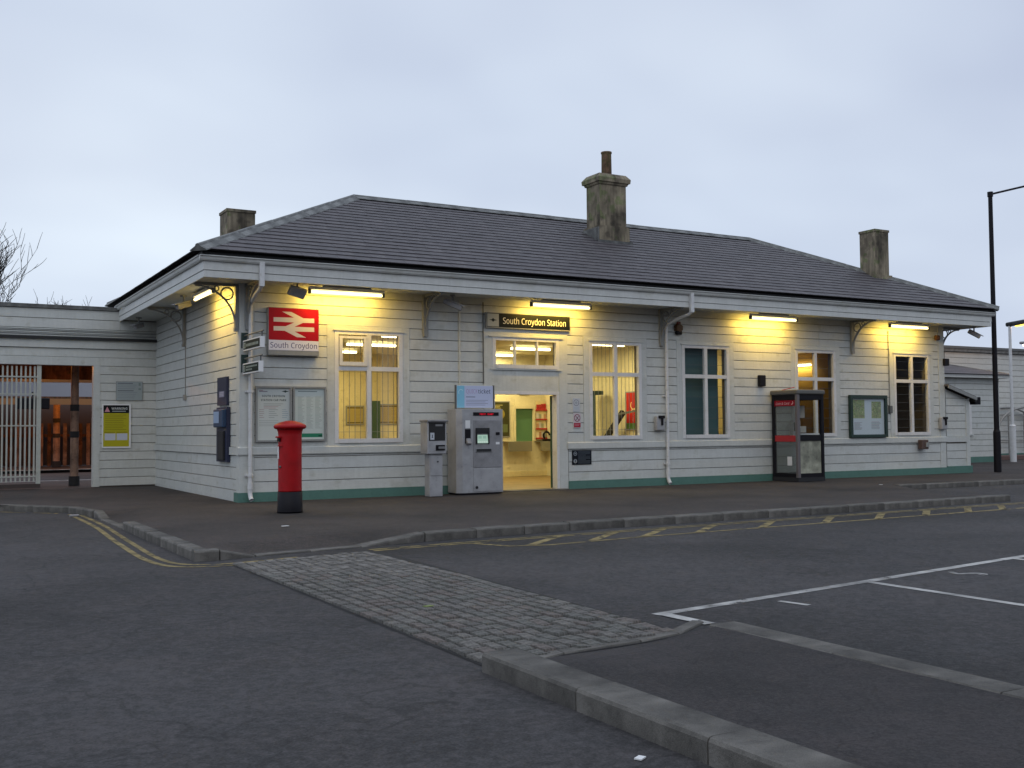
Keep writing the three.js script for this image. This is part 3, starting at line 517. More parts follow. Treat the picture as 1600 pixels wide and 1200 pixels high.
// ------------------------------------------------------------------ inside
{
  const hx0 = 0.24, hx1 = 10.55, zb = -7.55, CEIL = 3.48, pt = (n, g, m) => part(station, n, g, m);
  pt('hall_floor', ba(0.2, L - 0.2, -0.03, 0.008, -D + 0.2, -0.2), M.hallFloor);
  pt('hall_ceiling', ba(0.2, L - 0.2, CEIL, CEIL + 0.05, -D + 0.2, -0.2), M.ceiling);
  pt('inner_wall', ba(0.2, 8.55, 0.008, CEIL, zb - 0.05, zb), M.cream);
  pt('inner_wall', ba(0.2, 0.24, 0.008, CEIL, zb, -0.2), M.cream);
  pt('inner_wall', ba(8.5, 8.55, 0.008, CEIL, zb, -6.15), M.cream);
  pt('inner_wall', mg(ba(8.55, 9.5, 1.0, CEIL, -6.2, -6.1), ba(10.12, hx1, 1.0, CEIL, -6.2, -6.1), ba(9.5, 10.12, 2.0, CEIL, -6.2, -6.1)), M.creamPale);
  pt('inner_wall', ba(8.55, hx1, 0.15, 1.0, -6.2, -6.08), M.creamPale);
  pt('skirting', ba(8.55, hx1, 0.008, 0.15, -6.2, -6.06), M.cream);
  pt('inner_wall', ba(hx1, hx1 + 0.08, 0.008, CEIL, -D + 0.2, -0.2), M.creamPale);
  pt('inner_wall', ba(13.2, 13.28, 0.008, CEIL, -D + 0.2, -0.2), M.cream);
  pt('inner_wall', ba(17.0, 17.08, 0.008, CEIL, -D + 0.2, -0.2), M.brownWall);
  pt('inner_wall', ba(13.28, 17.0, 0.008, CEIL, -3.6, -3.5), M.brownWall);
  pt('inner_wall', ba(hx1 + 0.08, 13.2, 0.008, CEIL, -3.6, -3.5), M.cream);
  pt('inner_wall', mg(ba(0.24, 5.4, 0.008, 1.05, -0.24, -0.202), ba(7.2, hx1, 0.008, 1.05, -0.24, -0.202)), M.cream);
  // ticket window with a drawn green blind
  pt('ticket_window_frame', mg(ba(9.44, 9.52, 1.0, 2.02, -6.12, -6.04), ba(10.1, 10.16, 1.0, 2.02, -6.12, -6.04), ba(9.52, 10.1, 1.93, 2.02, -6.12, -6.04)), M.creamPale);
  pt('ticket_window_blind', ba(9.5, 10.12, 1.0, 1.95, -6.17, -6.14), M.greenBlind);
  // doors standing open
  for (const [X, n] of [[5.56, 1], [7.07, -1]]) {
    const d = sub(station, 'door'), x = 0; d.position.set(X, 0, -0.2); d.rotation.y = n < 0 ? -1.15 : 0;
    part(d, 'leaf', mg(ba(x - 0.02, x + 0.02, 0.02, 0.3, -0.8, 0), ba(x - 0.02, x + 0.02, 1.95, 2.08, -0.8, 0), ba(x - 0.02, x + 0.02, 0.3, 1.95, -0.1, 0), ba(x - 0.02, x + 0.02, 0.3, 1.95, -0.8, -0.7)), M.doorGreen);
    part(d, 'pane', new THREE.PlaneGeometry(0.6, 1.65).rotateY(Math.PI / 2).translate(x, 1.125, -0.4), M.glass);
    part(d, 'handle', cy(0.014, 0.014, 0.4, x + n * 0.06, 1.1, -0.74, 8), M.stainless);
  }
}
function roomLight(x, z, len, power, label, y = 3.4, turn = 0) {
  const t = thing('ceiling_light', label, 'lamp', [x, y, z], 'ceiling lights inside the station', turn);
  part(t, 'housing', ba(-len / 2, len / 2, 0.03, 0.06, -0.02, 0.02), M.white);
  part(t, 'diffuser', rb(len - 0.04, 0.05, 0.1, 0.02, 0, -0.006, 0), M.tubeIn);
  const l = new THREE.RectAreaLight(lin(1, 0.82, 0.38), power * 2.2, len - 0.06, 0.09); l.rotation.x = -Math.PI / 2; l.position.y = -0.036; t.add(l);
}
roomLight(4.15, -1.35, 1.4, 58, 'ceiling light nearest the glass, seen through the window beside the notices');
roomLight(4.2, -3.75, 1.3, 58, 'long ceiling light across the window beside the notices');
roomLight(4.15, -6.1, 1.2, 58, 'ceiling light deepest in the room behind the window beside the notices');
roomLight(8.4, -3.3, 1.2, 85, 'ceiling light seen through the middle and right fanlight panes');
roomLight(8.6, -5.55, 1.3, 75, 'ceiling light deepest in the hall, low in the first fanlight pane');
roomLight(9.3, -1.35, 1.3, 58, 'ceiling light over the window right of the doorway');
roomLight(16.9, -2.55, 1.2, 13, 'ceiling light seen in the amber window behind the phone box', 3.12, Math.PI / 2);
roomLight(12.5, -2.6, 1.3, 45, 'ceiling light in the room with the teal blind');
single('roller_blind', ba(10.70, 11.965, 1.12, 3.32, -0.235, -0.225), M.teal, 'dark teal blind drawn inside the window right of the downpipe', 'blind');

// hall furniture
const nb = (x0, x1, y0, y1, z, label, mat) => { const t = thing('notice_board', label, 'notice board', [(x0 + x1) / 2, y0, z]); const w = x1 - x0, h = y1 - y0; part(t, 'frame', ba(-w / 2, w / 2, 0, h, 0.002, 0.03), M.iron); part(t, 'sheet', new THREE.PlaneGeometry(w - 0.06, h - 0.06).translate(0, h / 2, 0.034), mat, true); return t; };
const sheetTex = (bg, fn, w = 256, h = 384) => print(canvasTex(w, h, (g) => { g.fillStyle = bg; g.fillRect(0, 0, w, h); fn(g, w, h); }));
const bars = (g, x, y, w, n, dy, th, col, q) => { g.fillStyle = col; for (let i = 0; i < n; i++) g.fillRect(x, y + i * dy, w * (0.55 + 0.45 * q()), th); };
{
  const q = rng(77);
  const pale = sheetTex('#b09c60', (g, w, h) => { g.fillStyle = '#6d5f30'; g.fillRect(0, 10, w, 30); g.fillRect(0, h - 40, w, 26); bars(g, 20, 70, w - 40, 14, 18, 6, '#9d8a50', q); });
  nb(4.98, 5.50, 1.5, 2.03, -7.548, 'pale notice board on the back wall, left of the green post', pale);
  nb(5.96, 6.62, 1.5, 2.08, -7.548, 'pale notice board on the back wall, right of the green post', pale);
  nb(8.62, 9.34, 1.12, 2.14, -6.098, 'dark picture board beside the ticket window', sheetTex('#3a3a22', (g, w, h) => { g.fillStyle = '#8a7d3c'; g.beginPath(); g.arc(w * 0.55, h * 0.35, 60, 0, 7); g.fill(); g.fillStyle = '#5f6a4a'; g.fillRect(20, 250, w - 40, 90); bars(g, 30, 30, w - 60, 4, 16, 7, '#a39a6a', q); }));
  const p = nb(-0.36, 0.36, 1.30, 2.28, 0, 'red poster on the side wall seen through the window right of the doorway', sheetTex('#b5271f', (g, w, h) => { g.strokeStyle = '#f0d9a0'; g.lineWidth = 10; g.beginPath(); g.arc(w * 0.45, h * 0.35, 42, 0.6, 4); g.stroke(); g.beginPath(); g.arc(w * 0.45, h * 0.55, 36, 3, 7); g.stroke(); g.fillStyle = '#5a7f3f'; g.fillRect(0, h - 60, w, 60); }));
  p.position.set(10.545, 1.30, -1.75); p.rotation.y = -Math.PI / 2;
  single('green_post', ba(5.64, 5.90, 0.01, 2.16, -7.5, -7.3), M.doorGreen, 'dark green post between two notice boards on the back wall', 'post');
  const rk = thing('leaflet_rack', 'leaflet rack of four red shelves right of the ticket window', 'rack', [10.36, 1.02, -6.09]);
  part(rk, 'back', ba(-0.17, 0.17, 0, 1.12, 0.002, 0.02), M.cream);
  for (let k = 0; k < 4; k++) { part(rk, 'shelf', ba(-0.17, 0.17, 0.04 + k * 0.27, 0.08 + k * 0.27, 0.02, 0.09), M.redPlain); }
  const lm = [lin(.7, .65, .5), lin(.5, .3, .2), lin(.6, .6, .62), lin(.35, .4, .3)].map((c) => std(c));
  for (let k = 0; k < 4; k++) for (let j = 0; j < 4; j++) { single('leaflet', ba(10.21 + j * 0.08, 10.28 + j * 0.08, 1.1 + k * 0.27, 1.1 + k * 0.27 + rr(0.13, 0.17), -6.06, -6.045), k === 3 ? M.redPlain : lm[(j + k) % 4], ['leftmost', 'second', 'third', 'rightmost'][j] + ' leaflet on the ' + ['lowest', 'second lowest', 'second highest', 'top'][k] + ' red shelf inside the doorway', 'leaflet', 'leaflets in the rack'); }
  for (const [x0, x1, l] of [[9.1, 9.86, 'steel counter tray under the ticket window'], [10.16, 10.54, 'short steel counter tray below the leaflet rack']]) { const c = thing('counter_tray', l, 'counter', [(x0 + x1) / 2, 0.72, -6.075]); const w = x1 - x0; part(c, 'tray', mg(ba(-w / 2, w / 2, 0.26, 0.28, 0, 0.34), ba(-w / 2, w / 2, 0, 0.26, 0.31, 0.34)), M.stainless); }
  single('lintel_sign', ba(9.66, 9.98, 2.32, 2.40, -6.098, -6.08), M.greenDark, 'small dark sign high above the ticket window', 'sign');
  const cb = thing('hall_cupboard', 'dark green cupboard with flat top inside the hall', 'cupboard', [9.92, 0.008, -3.1]); part(cb, 'body', ba(-0.2, 0.2, 0, 2.22, -0.2, 0.2), M.doorGreen); part(cb, 'cornice', ba(-0.24, 0.42, 2.22, 2.32, -0.24, 0.24), M.greenDark);
  const rp = thing('folded_ramp', 'dark folded ramp leaning inside the window right of the doorway', 'ramp', [10.3, 0.01, -2.35]); part(rp, 'deck', bx(0.1, 0.13, 2.55).rotateX(-0.72).translate(0, 0.90, -0.55), M.blackMatt); part(rp, 'side_rail', bx(0.03, 0.05, 0.9).rotateX(-0.1).translate(-0.04, 1.72, 0.55), M.ironDark);
  const ph = thing('counter_phone', 'black handset on the counter by the right door leaf', 'phone', [10.42, 1.0, -5.86]); part(ph, 'base', rb(0.18, 0.06, 0.2, 0.02, 0, 0.03, 0), M.black); part(ph, 'handset', new THREE.TorusGeometry(0.1, 0.03, 8, 16, Math.PI * 1.3).translate(0, 0.16, 0), M.black);
}

// ------------------------------------------------------------------ tube lamps under the eaves
function tubeLamp(x, y, z, turn, label) {
  const t = thing('tube_lamp', label, 'lamp', [x, y, z], 'tube lamps under the eaves', turn);
  part(t, 'housing', mg(ba(-0.78, 0.78, 0.045, 0.105, -0.045, 0.045)), M.white);
  part(t, 'mounting', ba(-0.5, 0.5, 0.105, 0.135, -0.02, 0.02), M.iron);
  for (const s of [-1, 1]) part(t, 'end_cap', rb(0.05, 0.1, 0.075, 0.012, s * 0.765, 0.012, 0), M.ironDark);
  part(t, 'tube', new THREE.CapsuleGeometry(0.03, 1.44, 6, 12).rotateZ(Math.PI / 2), M.tube, true);
  const l = new THREE.RectAreaLight(lin(1, 0.63, 0.09), 112, 1.45, 0.06); l.rotation.x = -Math.PI / 2 + 0.62; l.position.set(0, -0.034, -0.024); t.add(l);
}
tubeLamp(1.98, 4.03, 0.45, 0, 'lit tube lamp above the double arrow sign and first window');
tubeLamp(6.97, 4.03, 0.45, 0, 'lit tube lamp above the doorway name sign');
tubeLamp(13.23, 4.03, 0.45, 0, 'lit tube lamp above the phone box');
tubeLamp(18.16, 4.03, 0.45, 0, 'lit tube lamp above the dark window at the far end');
tubeLamp(-0.45, 4.03, -1.05, Math.PI / 2 * -1, 'lit tube lamp above the side wall round the corner');

// ------------------------------------------------------------------ signs on the walls
const FONT = 'sans-serif';
const arrow = (g, X, Y, w, h, col) => {
  const P = [[490, 222], [680, 228], [930, 358], [1155, 365], [1158, 458], [925, 455], [750, 540], [1158, 550], [1158, 642], [750, 640], [990, 765], [800, 760], [545, 628], [322, 628], [322, 535], [565, 533], [740, 450], [322, 438], [322, 345], [735, 348]];
  g.fillStyle = col; g.beginPath();
  P.forEach(([x, y], i) => { const u = (x - 225) / 1025, t = 135 + 0.039 * (x - 225), b = 825 + 0.0098 * (x - 225), v = (y - t) / (b - t); g[i ? 'lineTo' : 'moveTo'](X + u * w, Y + v * h); });
  g.closePath(); g.fill();
};
{ // double arrow box sign
  const t = thing('station_emblem_sign', 'red double arrow sign with station name in blue on white below', 'sign', [1.0, 2.80, 0.03]);
  part(t, 'box', rb(1.02, 0.93, 0.12, 0.012, 0, 0.465, 0.062), M.iron);
  part(t, 'sign_face', face(1.0, 0.82).translate(0, 0.51, 0.1245), print(canvasTex(1024, 840, (g, w, h) => { g.fillStyle = '#a5101c'; g.fillRect(0, 0, w, h); arrow(g, 0, 0, w, 640, '#cfc6bf'); g.fillStyle = '#dcdae4'; g.fillRect(0, 640, w, 200); g.fillStyle = '#2a2a66'; g.font = '146px ' + FONT; g.textAlign = 'center'; g.textBaseline = 'middle'; g.fillText('South Croydon', w / 2, 742, w * 0.95); }), { roughness: 0.35 }), true);
}
{
  const t = thing('station_name_sign', 'long black station name sign over the doorway', 'sign', [6.36, 3.53, 0.03]);
  part(t, 'board', ba(-1.08, 1.08, 0, 0.335, 0.002, 0.05), M.iron);
  part(t, 'sign_face', face(2.12, 0.3).translate(0, 0.172, 0.0535), print(canvasTex(1414, 200, (g, w, h) => { g.fillStyle = '#0d1210'; g.fillRect(0, 0, w, h); g.fillStyle = '#a9aba6'; g.fillRect(8, 8, 190, 184); g.fillStyle = '#16201c'; g.beginPath(); g.moveTo(35, 100); g.lineTo(80, 92); g.lineTo(103, 72); g.lineTo(126, 92); g.lineTo(172, 100); g.lineTo(126, 108); g.lineTo(103, 128); g.lineTo(80, 108); g.closePath(); g.fill(); g.fillStyle = '#e4e0d2'; g.font = '124px ' + FONT; g.textBaseline = 'middle'; g.textAlign = 'left'; g.fillText('South Croydon Station', 262, 104, 1090); }), { roughness: 0.4 }), true);
}
function poster(x0, x1, y0, y1, label, name, tex, z = 0.03) {
  const t = thing(name, label, 'poster', [(x0 + x1) / 2, y0, z]), w = x1 - x0, h = y1 - y0, b = 0.035;
  part(t, 'frame', mg(ba(-w / 2, -w / 2 + b, 0, h, 0.004, 0.05), ba(w / 2 - b, w / 2, 0, h, 0.004, 0.05), ba(-w / 2 + b, w / 2 - b, 0, b, 0.004, 0.055), ba(-w / 2 + b, w / 2 - b, h - b, h, 0.004, 0.049)), M.iron);
  part(t, 'sheet', face(w - 2 * b, h - 2 * b).translate(0, h / 2, 0.018), print(tex, { roughness: 0.5 }), true);
  return t;
}
{
  const q = rng(5);
  poster(0.275, 0.985, 1.13, 2.205, 'car park notice in a grey frame nearest the corner', 'framed_notice', canvasTex(512, 800, (g, w, h) => { g.fillStyle = '#c3c8c4'; g.fillRect(0, 0, w, h); g.fillStyle = '#7b6f7a'; g.fillRect(30, 50, 130, 12); g.fillStyle = '#8d5a63'; g.fillRect(30, 34, 60, 8); g.fillStyle = '#33403d'; g.beginPath(); g.moveTo(380, 52); g.lineTo(430, 40); g.lineTo(440, 30); g.lineTo(450, 40); g.lineTo(500, 52); g.lineTo(450, 62); g.lineTo(440, 74); g.lineTo(430, 62); g.closePath(); g.fill(); g.fillStyle = '#4b5653'; g.font = 'bold 44px ' + FONT; g.textAlign = 'center'; g.fillText('SOUTH CROYDON', w / 2, 140, 400); g.fillText('STATION CAR PARK', w / 2, 202, 430); for (let i = 0; i < 4; i++) { g.fillStyle = i < 2 ? '#868c88' : '#a57a7e'; g.fillRect(100, 240 + i * 22, 310 - i * 40, 6); } for (let r = 0; r < 5; r++) { bars(g, 30, 330 + r * 30, 90, 1, 10, 6, '#9b7f80', q); bars(g, 180, 330 + r * 30, 160, 1, 10, 6, '#828a87', q); bars(g, 390, 330 + r * 30, 100, 1, 10, 6, '#7f93a0', q); } bars(g, 30, 500, 440, 4, 26, 5, '#8b918e', q); }));
  poster(1.01, 1.685, 1.14, 2.205, 'timetable sheet with a green foot in a grey frame beside the first window', 'framed_timetable', canvasTex(512, 800, (g, w, h) => { g.fillStyle = '#bfc8c4'; g.fillRect(0, 0, w, h); g.fillStyle = '#838d8b'; g.fillRect(60, 40, 330, 16); for (let c = 0; c < 3; c++) for (let r = 0; r < 30; r++) bars(g, 55 + c * 150, 130 + r * 17, 120, 1, 10, 5, r % 7 === 3 ? '#6d8f86' : '#8d9694', q); g.fillStyle = '#2e7a5d'; g.fillRect(30, h - 90, w - 60, 60); g.fillStyle = '#143a2e'; g.fillRect(w - 100, h - 60, 60, 18); }));
}
{ // map case
  const t = thing('map_case', 'dark framed local map board near the dark end window', 'notice board', [16.92, 1.05, 0.03]);
  part(t, 'frame', mg(ba(-0.7, -0.62, 0, 1.13, 0.002, 0.09), ba(0.62, 0.7, 0, 1.13, 0.002, 0.09), ba(-0.62, 0.62, 0, 0.075, 0.002, 0.09), ba(-0.62, 0.62, 1.04, 1.13, 0.002, 0.09)), M.greenDark);
  const q = rng(15);
  part(t, 'map_sheet', face(1.24, 0.965).translate(0, 0.557, 0.03), print(canvasTex(800, 620, (g, w, h) => {
    g.fillStyle = '#ccd4dc'; g.fillRect(0, 0, w, h);
    for (const [X, Y, ww, hh] of [[20, 20, 300, 320], [490, 50, 240, 290]]) { g.fillStyle = '#a3ad84'; g.fillRect(X, Y, ww, hh); for (let i = 0; i < 60; i++) { g.fillStyle = ['#8ba066', '#b9bc95', '#97a883', '#a89a80'][Math.floor(q() * 4)]; g.fillRect(X + q() * (ww - 40), Y + q() * (hh - 40), 14 + q() * 34, 8 + q() * 30); } g.strokeStyle = '#7d8370'; g.lineWidth = 3; for (let i = 0; i < 12; i++) { g.beginPath(); g.moveTo(X + q() * ww, Y); g.lineTo(X + q() * ww, Y + hh); g.stroke(); g.beginPath(); g.moveTo(X, Y + q() * hh); g.lineTo(X + ww, Y + q() * hh); g.stroke(); } }
    for (let r = 0; r < 9; r++) { bars(g, 60, 410 + r * 15, 230, 1, 8, 6, ['#8d8a98', '#a0949c', '#8d9c94'][r % 3], q); bars(g, 480, 400 + r * 15, 250, 1, 8, 6, ['#a28f96', '#7f8794', '#98a4a0'][r % 3], q); }
  }), { roughness: 0.4 }), true);
  part(t, 'glazing', face(1.24, 0.965).translate(0, 0.557, 0.075), M.glass);
}
{ // small notices by the doorway
  const t = thing('round_symbol_notice', 'white notice with a faint round symbol right of the doorway', 'sign', [7.60, 1.72, 0.03]);
  part(t, 'plate', ba(-0.1, 0.1, 0, 0.31, 0.001, 0.008), M.white);
  part(t, 'print', face(0.195, 0.305).translate(0, 0.155, 0.0105), print(canvasTex(200, 312, (g, w, h) => { g.fillStyle = '#b4bac4'; g.fillRect(0, 0, w, h); g.strokeStyle = '#7b7d8c'; g.lineWidth = 14; g.beginPath(); g.arc(100, 105, 68, 0, 7); g.stroke(); g.fillStyle = '#9aa3ae'; g.beginPath(); g.moveTo(100, 60); g.lineTo(145, 108); g.lineTo(100, 150); g.lineTo(55, 108); g.fill(); g.fillStyle = '#9fb0bd'; g.fillRect(30, 215, 140, 14); g.fillRect(40, 245, 120, 12); })), true);
  const t2 = thing('prohibition_notice', 'crossed-out circle notice with red bar right of the doorway', 'sign', [7.62, 1.36, 0.03]);
  part(t2, 'plate', ba(-0.1, 0.1, 0, 0.335, 0.001, 0.008), M.white);
  part(t2, 'print', face(0.195, 0.33).translate(0, 0.167, 0.0105), print(canvasTex(200, 336, (g, w, h) => { g.fillStyle = '#bdb6be'; g.fillRect(0, 0, w, h); g.strokeStyle = '#6e1a33'; g.lineWidth = 15; g.beginPath(); g.arc(100, 112, 78, 0, 7); g.stroke(); g.beginPath(); g.moveTo(48, 55); g.lineTo(152, 168); g.stroke(); g.strokeStyle = '#2c2630'; g.lineWidth = 13; g.beginPath(); g.moveTo(60, 165); g.lineTo(140, 70); g.stroke(); g.fillStyle = '#9c2238'; g.fillRect(8, 225, 184, 100); g.fillStyle = '#c98d98'; g.fillRect(30, 250, 140, 10); g.fillRect(30, 275, 120, 10); })), true);
  const t3 = thing('black_instruction_plate', 'black plate with two round symbols low on the boards by the doorway', 'sign', [7.74, 0.53, 0.024]);
  part(t3, 'plate', ba(-0.26, 0.26, 0, 0.325, 0.001, 0.012), M.black);
  part(t3, 'print', face(0.51, 0.315).translate(0, 0.162, 0.0145), print(canvasTex(512, 316, (g, w, h) => { g.fillStyle = '#10141b'; g.fillRect(0, 0, w, h); for (const y of [72, 240]) { g.fillStyle = '#8b9096'; g.beginPath(); g.arc(75, y, 48, 0, 7); g.fill(); } g.fillStyle = '#10141b'; g.beginPath(); g.arc(75, 72, 34, 0, 7); g.fill(); g.fillStyle = '#8b9096'; g.fillRect(52, 60, 46, 24); g.fillStyle = '#10141b'; g.fillRect(66, 208, 18, 64); for (let i = 0; i < 11; i++) { g.fillStyle = '#5d646c'; g.fillRect(150, 24 + i * 26, 330 - (i % 4 === 3 ? 120 : 0), 8); } })), true);
}
{ // hanging direction signs at the corner
  const mk = (y, zl, label, n) => {
    const t = thing('hanging_sign', label, 'sign', [0.06, y, 0.06], 'hanging direction signs at the corner');
    part(t, 'arm', mg(rod([0, 0.30, 0], [0, 0.30, zl + 0.06], 0.014, 8)), M.ironDark);
    part(t, 'hanger', mg(rod([0, 0.2, zl - 0.04], [0, 0.3, zl - 0.04], 0.016, 6)), M.ironDark);
    part(t, 'hanger', mg(rod([0, 0.2, 0.2], [0, 0.3, 0.2], 0.012, 6)), M.ironDark);
    part(t, 'panel', ba(-0.04, 0.04, 0, 0.2, 0.02, zl), M.white);
    for (const s of [-1, 1]) part(t, 'sign_face', face(zl - 0.1, 0.155).rotateY(s * Math.PI / 2).translate(s * 0.0425, 0.1, zl / 2 + 0.01), print(canvasTex(512, 96, (g, w, h) => { g.fillStyle = '#10211d'; g.fillRect(0, 0, w, h); g.fillStyle = '#8f9a94'; g.fillRect(14, 14, 56, 68); g.fillStyle = '#10211d'; g.fillRect(34, 26, 14, 44); for (let i = 0; i < (n ? 2 : 1); i++) { g.fillStyle = '#8f9a94'; const x0 = 100, yy = n ? 22 + i * 34 : 34; for (let k = 0; k < 9 - i * 4; k++) g.fillRect(x0 + k * 42, yy, 30, n ? 20 : 32); } })), true);
  };
  mk(2.86, 1.18, 'upper hanging direction sign on an arm at the building corner', 0);
  mk(2.42, 1.10, 'lower hanging direction sign on an arm at the building corner', 1);
  single('corner_plate', ba(0.0, 0.15, 2.92, 3.22, 0.032, 0.05), M.greenDark, 'upper dark plate on the corner post behind the hanging signs', 'plate');
  single('corner_plate', ba(0.0, 0.15, 2.46, 2.80, 0.032, 0.05), M.greenDark, 'lower dark plate on the corner post behind the hanging signs', 'plate');
}
{ // side wall panels
  const t = thing('side_panel_sign', 'dark purple panel with a pale notice on the side wall', 'sign', [-0.024, 1.86, -1.1]);
  part(t, 'plate', ba(-0.05, -0.002, 0, 0.56, -0.36, 0.36), M.navy);
  part(t, 'notice', face(0.4, 0.12).rotateY(-Math.PI / 2).translate(-0.0525, 0.22, 0), print(canvasTex(256, 80, (g, w, h) => { g.fillStyle = '#7f7f96'; g.fillRect(0, 0, w, h); g.fillStyle = '#a9a9bc'; for (let i = 0; i < 3; i++) g.fillRect(20, 16 + i * 20, 200, 8); })), true);
  const b = thing('smartcard_post_box', 'tall navy wall cabinet with a pale blue display on the side wall', 'cabinet', [-0.024, 0.74, -1.03]);
  part(b, 'back_plate', ba(-0.07, -0.002, 0, 1.08, -0.4, 0.4), M.navy);
  part(b, 'display_hood', rb(0.1, 0.36, 0.7, 0.02, -0.1, 0.86, 0), std(lin(0.02, 0.05, 0.11), { roughness: 0.4 }));
  part(b, 'display', face(0.42, 0.23).rotateY(-Math.PI / 2).translate(-0.153, 0.88, -0.1), std(lin(0.30, 0.42, 0.62), { roughness: 0.3 }));
  part(b, 'lower_cover', rb(0.05, 0.58, 0.42, 0.015, -0.09, 0.32, 0.05), M.blackMatt);
}
// fittings on the facade
{
  const al = thing('alarm_sounder', 'dark amber alarm box high on the wall beside the downpipe', 'alarm', [10.52, 3.60, 0.03]);
  part(al, 'body', cy(0.12, 0.1, 0.1, 0, 0, 0, 6).rotateX(Math.PI / 2).translate(0, 0.13, 0.055), std(lin(0.10, 0.045, 0.015), { roughness: 0.6 }));
  part(al, 'base', rb(0.17, 0.1, 0.09, 0.03, 0, 0.02, 0.05), M.black);
  part(al, 'beacon', rb(0.1, 0.08, 0.08, 0.03, 0, 0.25, 0.05), std(lin(0.14, 0.02, 0.01), { roughness: 0.4 }));
  single('black_wall_box', rb(0.2, 0.28, 0.1, 0.02, 13.14, 2.51, 0.075), M.black, 'small black box on the boards left of the phone box', 'box');
  for (const [x, y, l] of [[9.9, 1.44, 'grey wall handset box left of the downpipe'], [19.9, 1.40, 'grey wall handset box at the far building corner']]) {
    const t = thing('wall_handset', l, 'phone', [x, y - 0.16, 0.03]);
    part(t, 'box', rb(0.24, 0.34, 0.11, 0.025, 0, 0.17, 0.057), M.steel); part(t, 'handset', rb(0.05, 0.2, 0.05, 0.018, 0.03, 0.22, 0.13), M.black); part(t, 'cradle', rb(0.17, 0.07, 0.06, 0.015, 0.02, 0.32, 0.12), M.black);
  }
  const e = thing('meter_box', 'brown rusty box on the belt course below the dark end window', 'box', [19.0, 0.70, 0.06]); part(e, 'case', rb(0.28, 0.26, 0.14, 0.02, 0, 0.13, 0.072), std(lin(0.09, 0.055, 0.045), { roughness: 0.7 })); part(e, 'cover', rb(0.12, 0.13, 0.03, 0.01, 0.07, 0.12, 0.152), M.iron);
  single('black_corner_box', rb(0.2, 0.2, 0.16, 0.015, 20.12, 3.15, 0.02), M.black, 'black box on the far front corner of the building', 'box');
  single('brown_sensor', rb(0.16, 0.14, 0.1, 0.03, 19.75, 3.83, 0.08), std(lin(0.12, 0.05, 0.02)), 'small brown sensor under the eaves at the far end', 'sensor');
  // cameras
  const cctv = (x, y, z, turn, pitch, label, len = 0.36) => { const t = thing('security_camera', label, 'camera', [x, y, z], undefined, turn); part(t, 'bracket', mg(rod([0, 0.2, 0], [0, 0.02, 0], 0.02, 8), ba(-0.05, 0.05, 0.18, 0.21, -0.05, 0.05)), M.iron); part(t, 'housing', rb(0.11, 0.11, len, 0.025, 0, 0, 0).rotateX(pitch), M.steelDark); part(t, 'lens_hood', rb(0.13, 0.02, len + 0.06, 0.008, 0, 0.065, 0.03).rotateX(pitch), M.steel); };
  cctv(4.3, 3.93, 0.45, 1.0, 0.42, 'security camera under the eaves between first window and doorway', 0.42);
  cctv(20.72, 3.93, 0.55, 0.6, 0.55, 'security camera hanging under the far end eaves');
  cctv(-0.62, 3.93, -2.05, -1.2, 0.3, 'pale security camera under the eaves beside the side wall lamp', 0.34);
  cctv(-0.6, 3.95, -7.0, -0.9, 0.3, 'pale security camera in the angle where the side wing begins', 0.3);
  const fl = thing('flood_lamp', 'small tilted flood lamp under the eaves by the double arrow sign', 'lamp', [0.95, 4.0, 0.5]); part(fl, 'head', rb(0.34, 0.2, 0.08, 0.02).rotateX(0.6).rotateZ(-0.25), M.steel); part(fl, 'stalk', rod([0, 0.02, 0], [0, 0.165, 0], 0.02), M.iron);
}

// ------------------------------------------------------------------ post box
{
  const t = thing('pillar_box', 'red cast pillar post box with black base near the corner', 'post box', [-0.02, 0, 3.08]);
  part(t, 'base', lathe([[0, 0], [0.21, 0], [0.21, 0.02], [0.205, 0.04], [0.2, 0.34], [0, 0.34]], 40), M.black, true);
  part(t, 'body', lathe([[0, 0.335], [0.196, 0.335], [0.192, 0.36], [0.19, 1.28], [0.196, 1.3], [0.196, 1.32], [0.205, 1.335], [0.205, 1.35], [0.222, 1.37], [0, 1.37]], 40), M.red);
  part(t, 'cap', lathe([[0, 1.365], [0.235, 1.365], [0.262, 1.385], [0.266, 1.41], [0.258, 1.43], [0.235, 1.446], [0.16, 1.478], [0.075, 1.50], [0, 1.507]], 40), M.red);
  // the slot and door look down the side road
  const fr = sub(t, 'front'); fr.rotation.y = -1.75;
  part(fr, 'aperture_hood', rb(0.26, 0.03, 0.06, 0.012, 0, 1.235, 0.195), M.red);
  part(fr, 'aperture', rb(0.22, 0.055, 0.03, 0.008, 0, 1.19, 0.185), M.black);
  part(fr, 'collection_plate', rb(0.13, 0.2, 0.012, 0.004, 0, 0.98, 0.192), M.white);
  part(fr, 'door_edge', ba(-0.14, 0.14, 1.085, 1.095, 0.14, 0.196), M.red);
  part(fr, 'lock', cy(0.018, 0.018, 0.03, 0, 0, 0, 10).rotateX(Math.PI / 2).translate(0.1, 0.75, 0.175), M.ironDark);
}
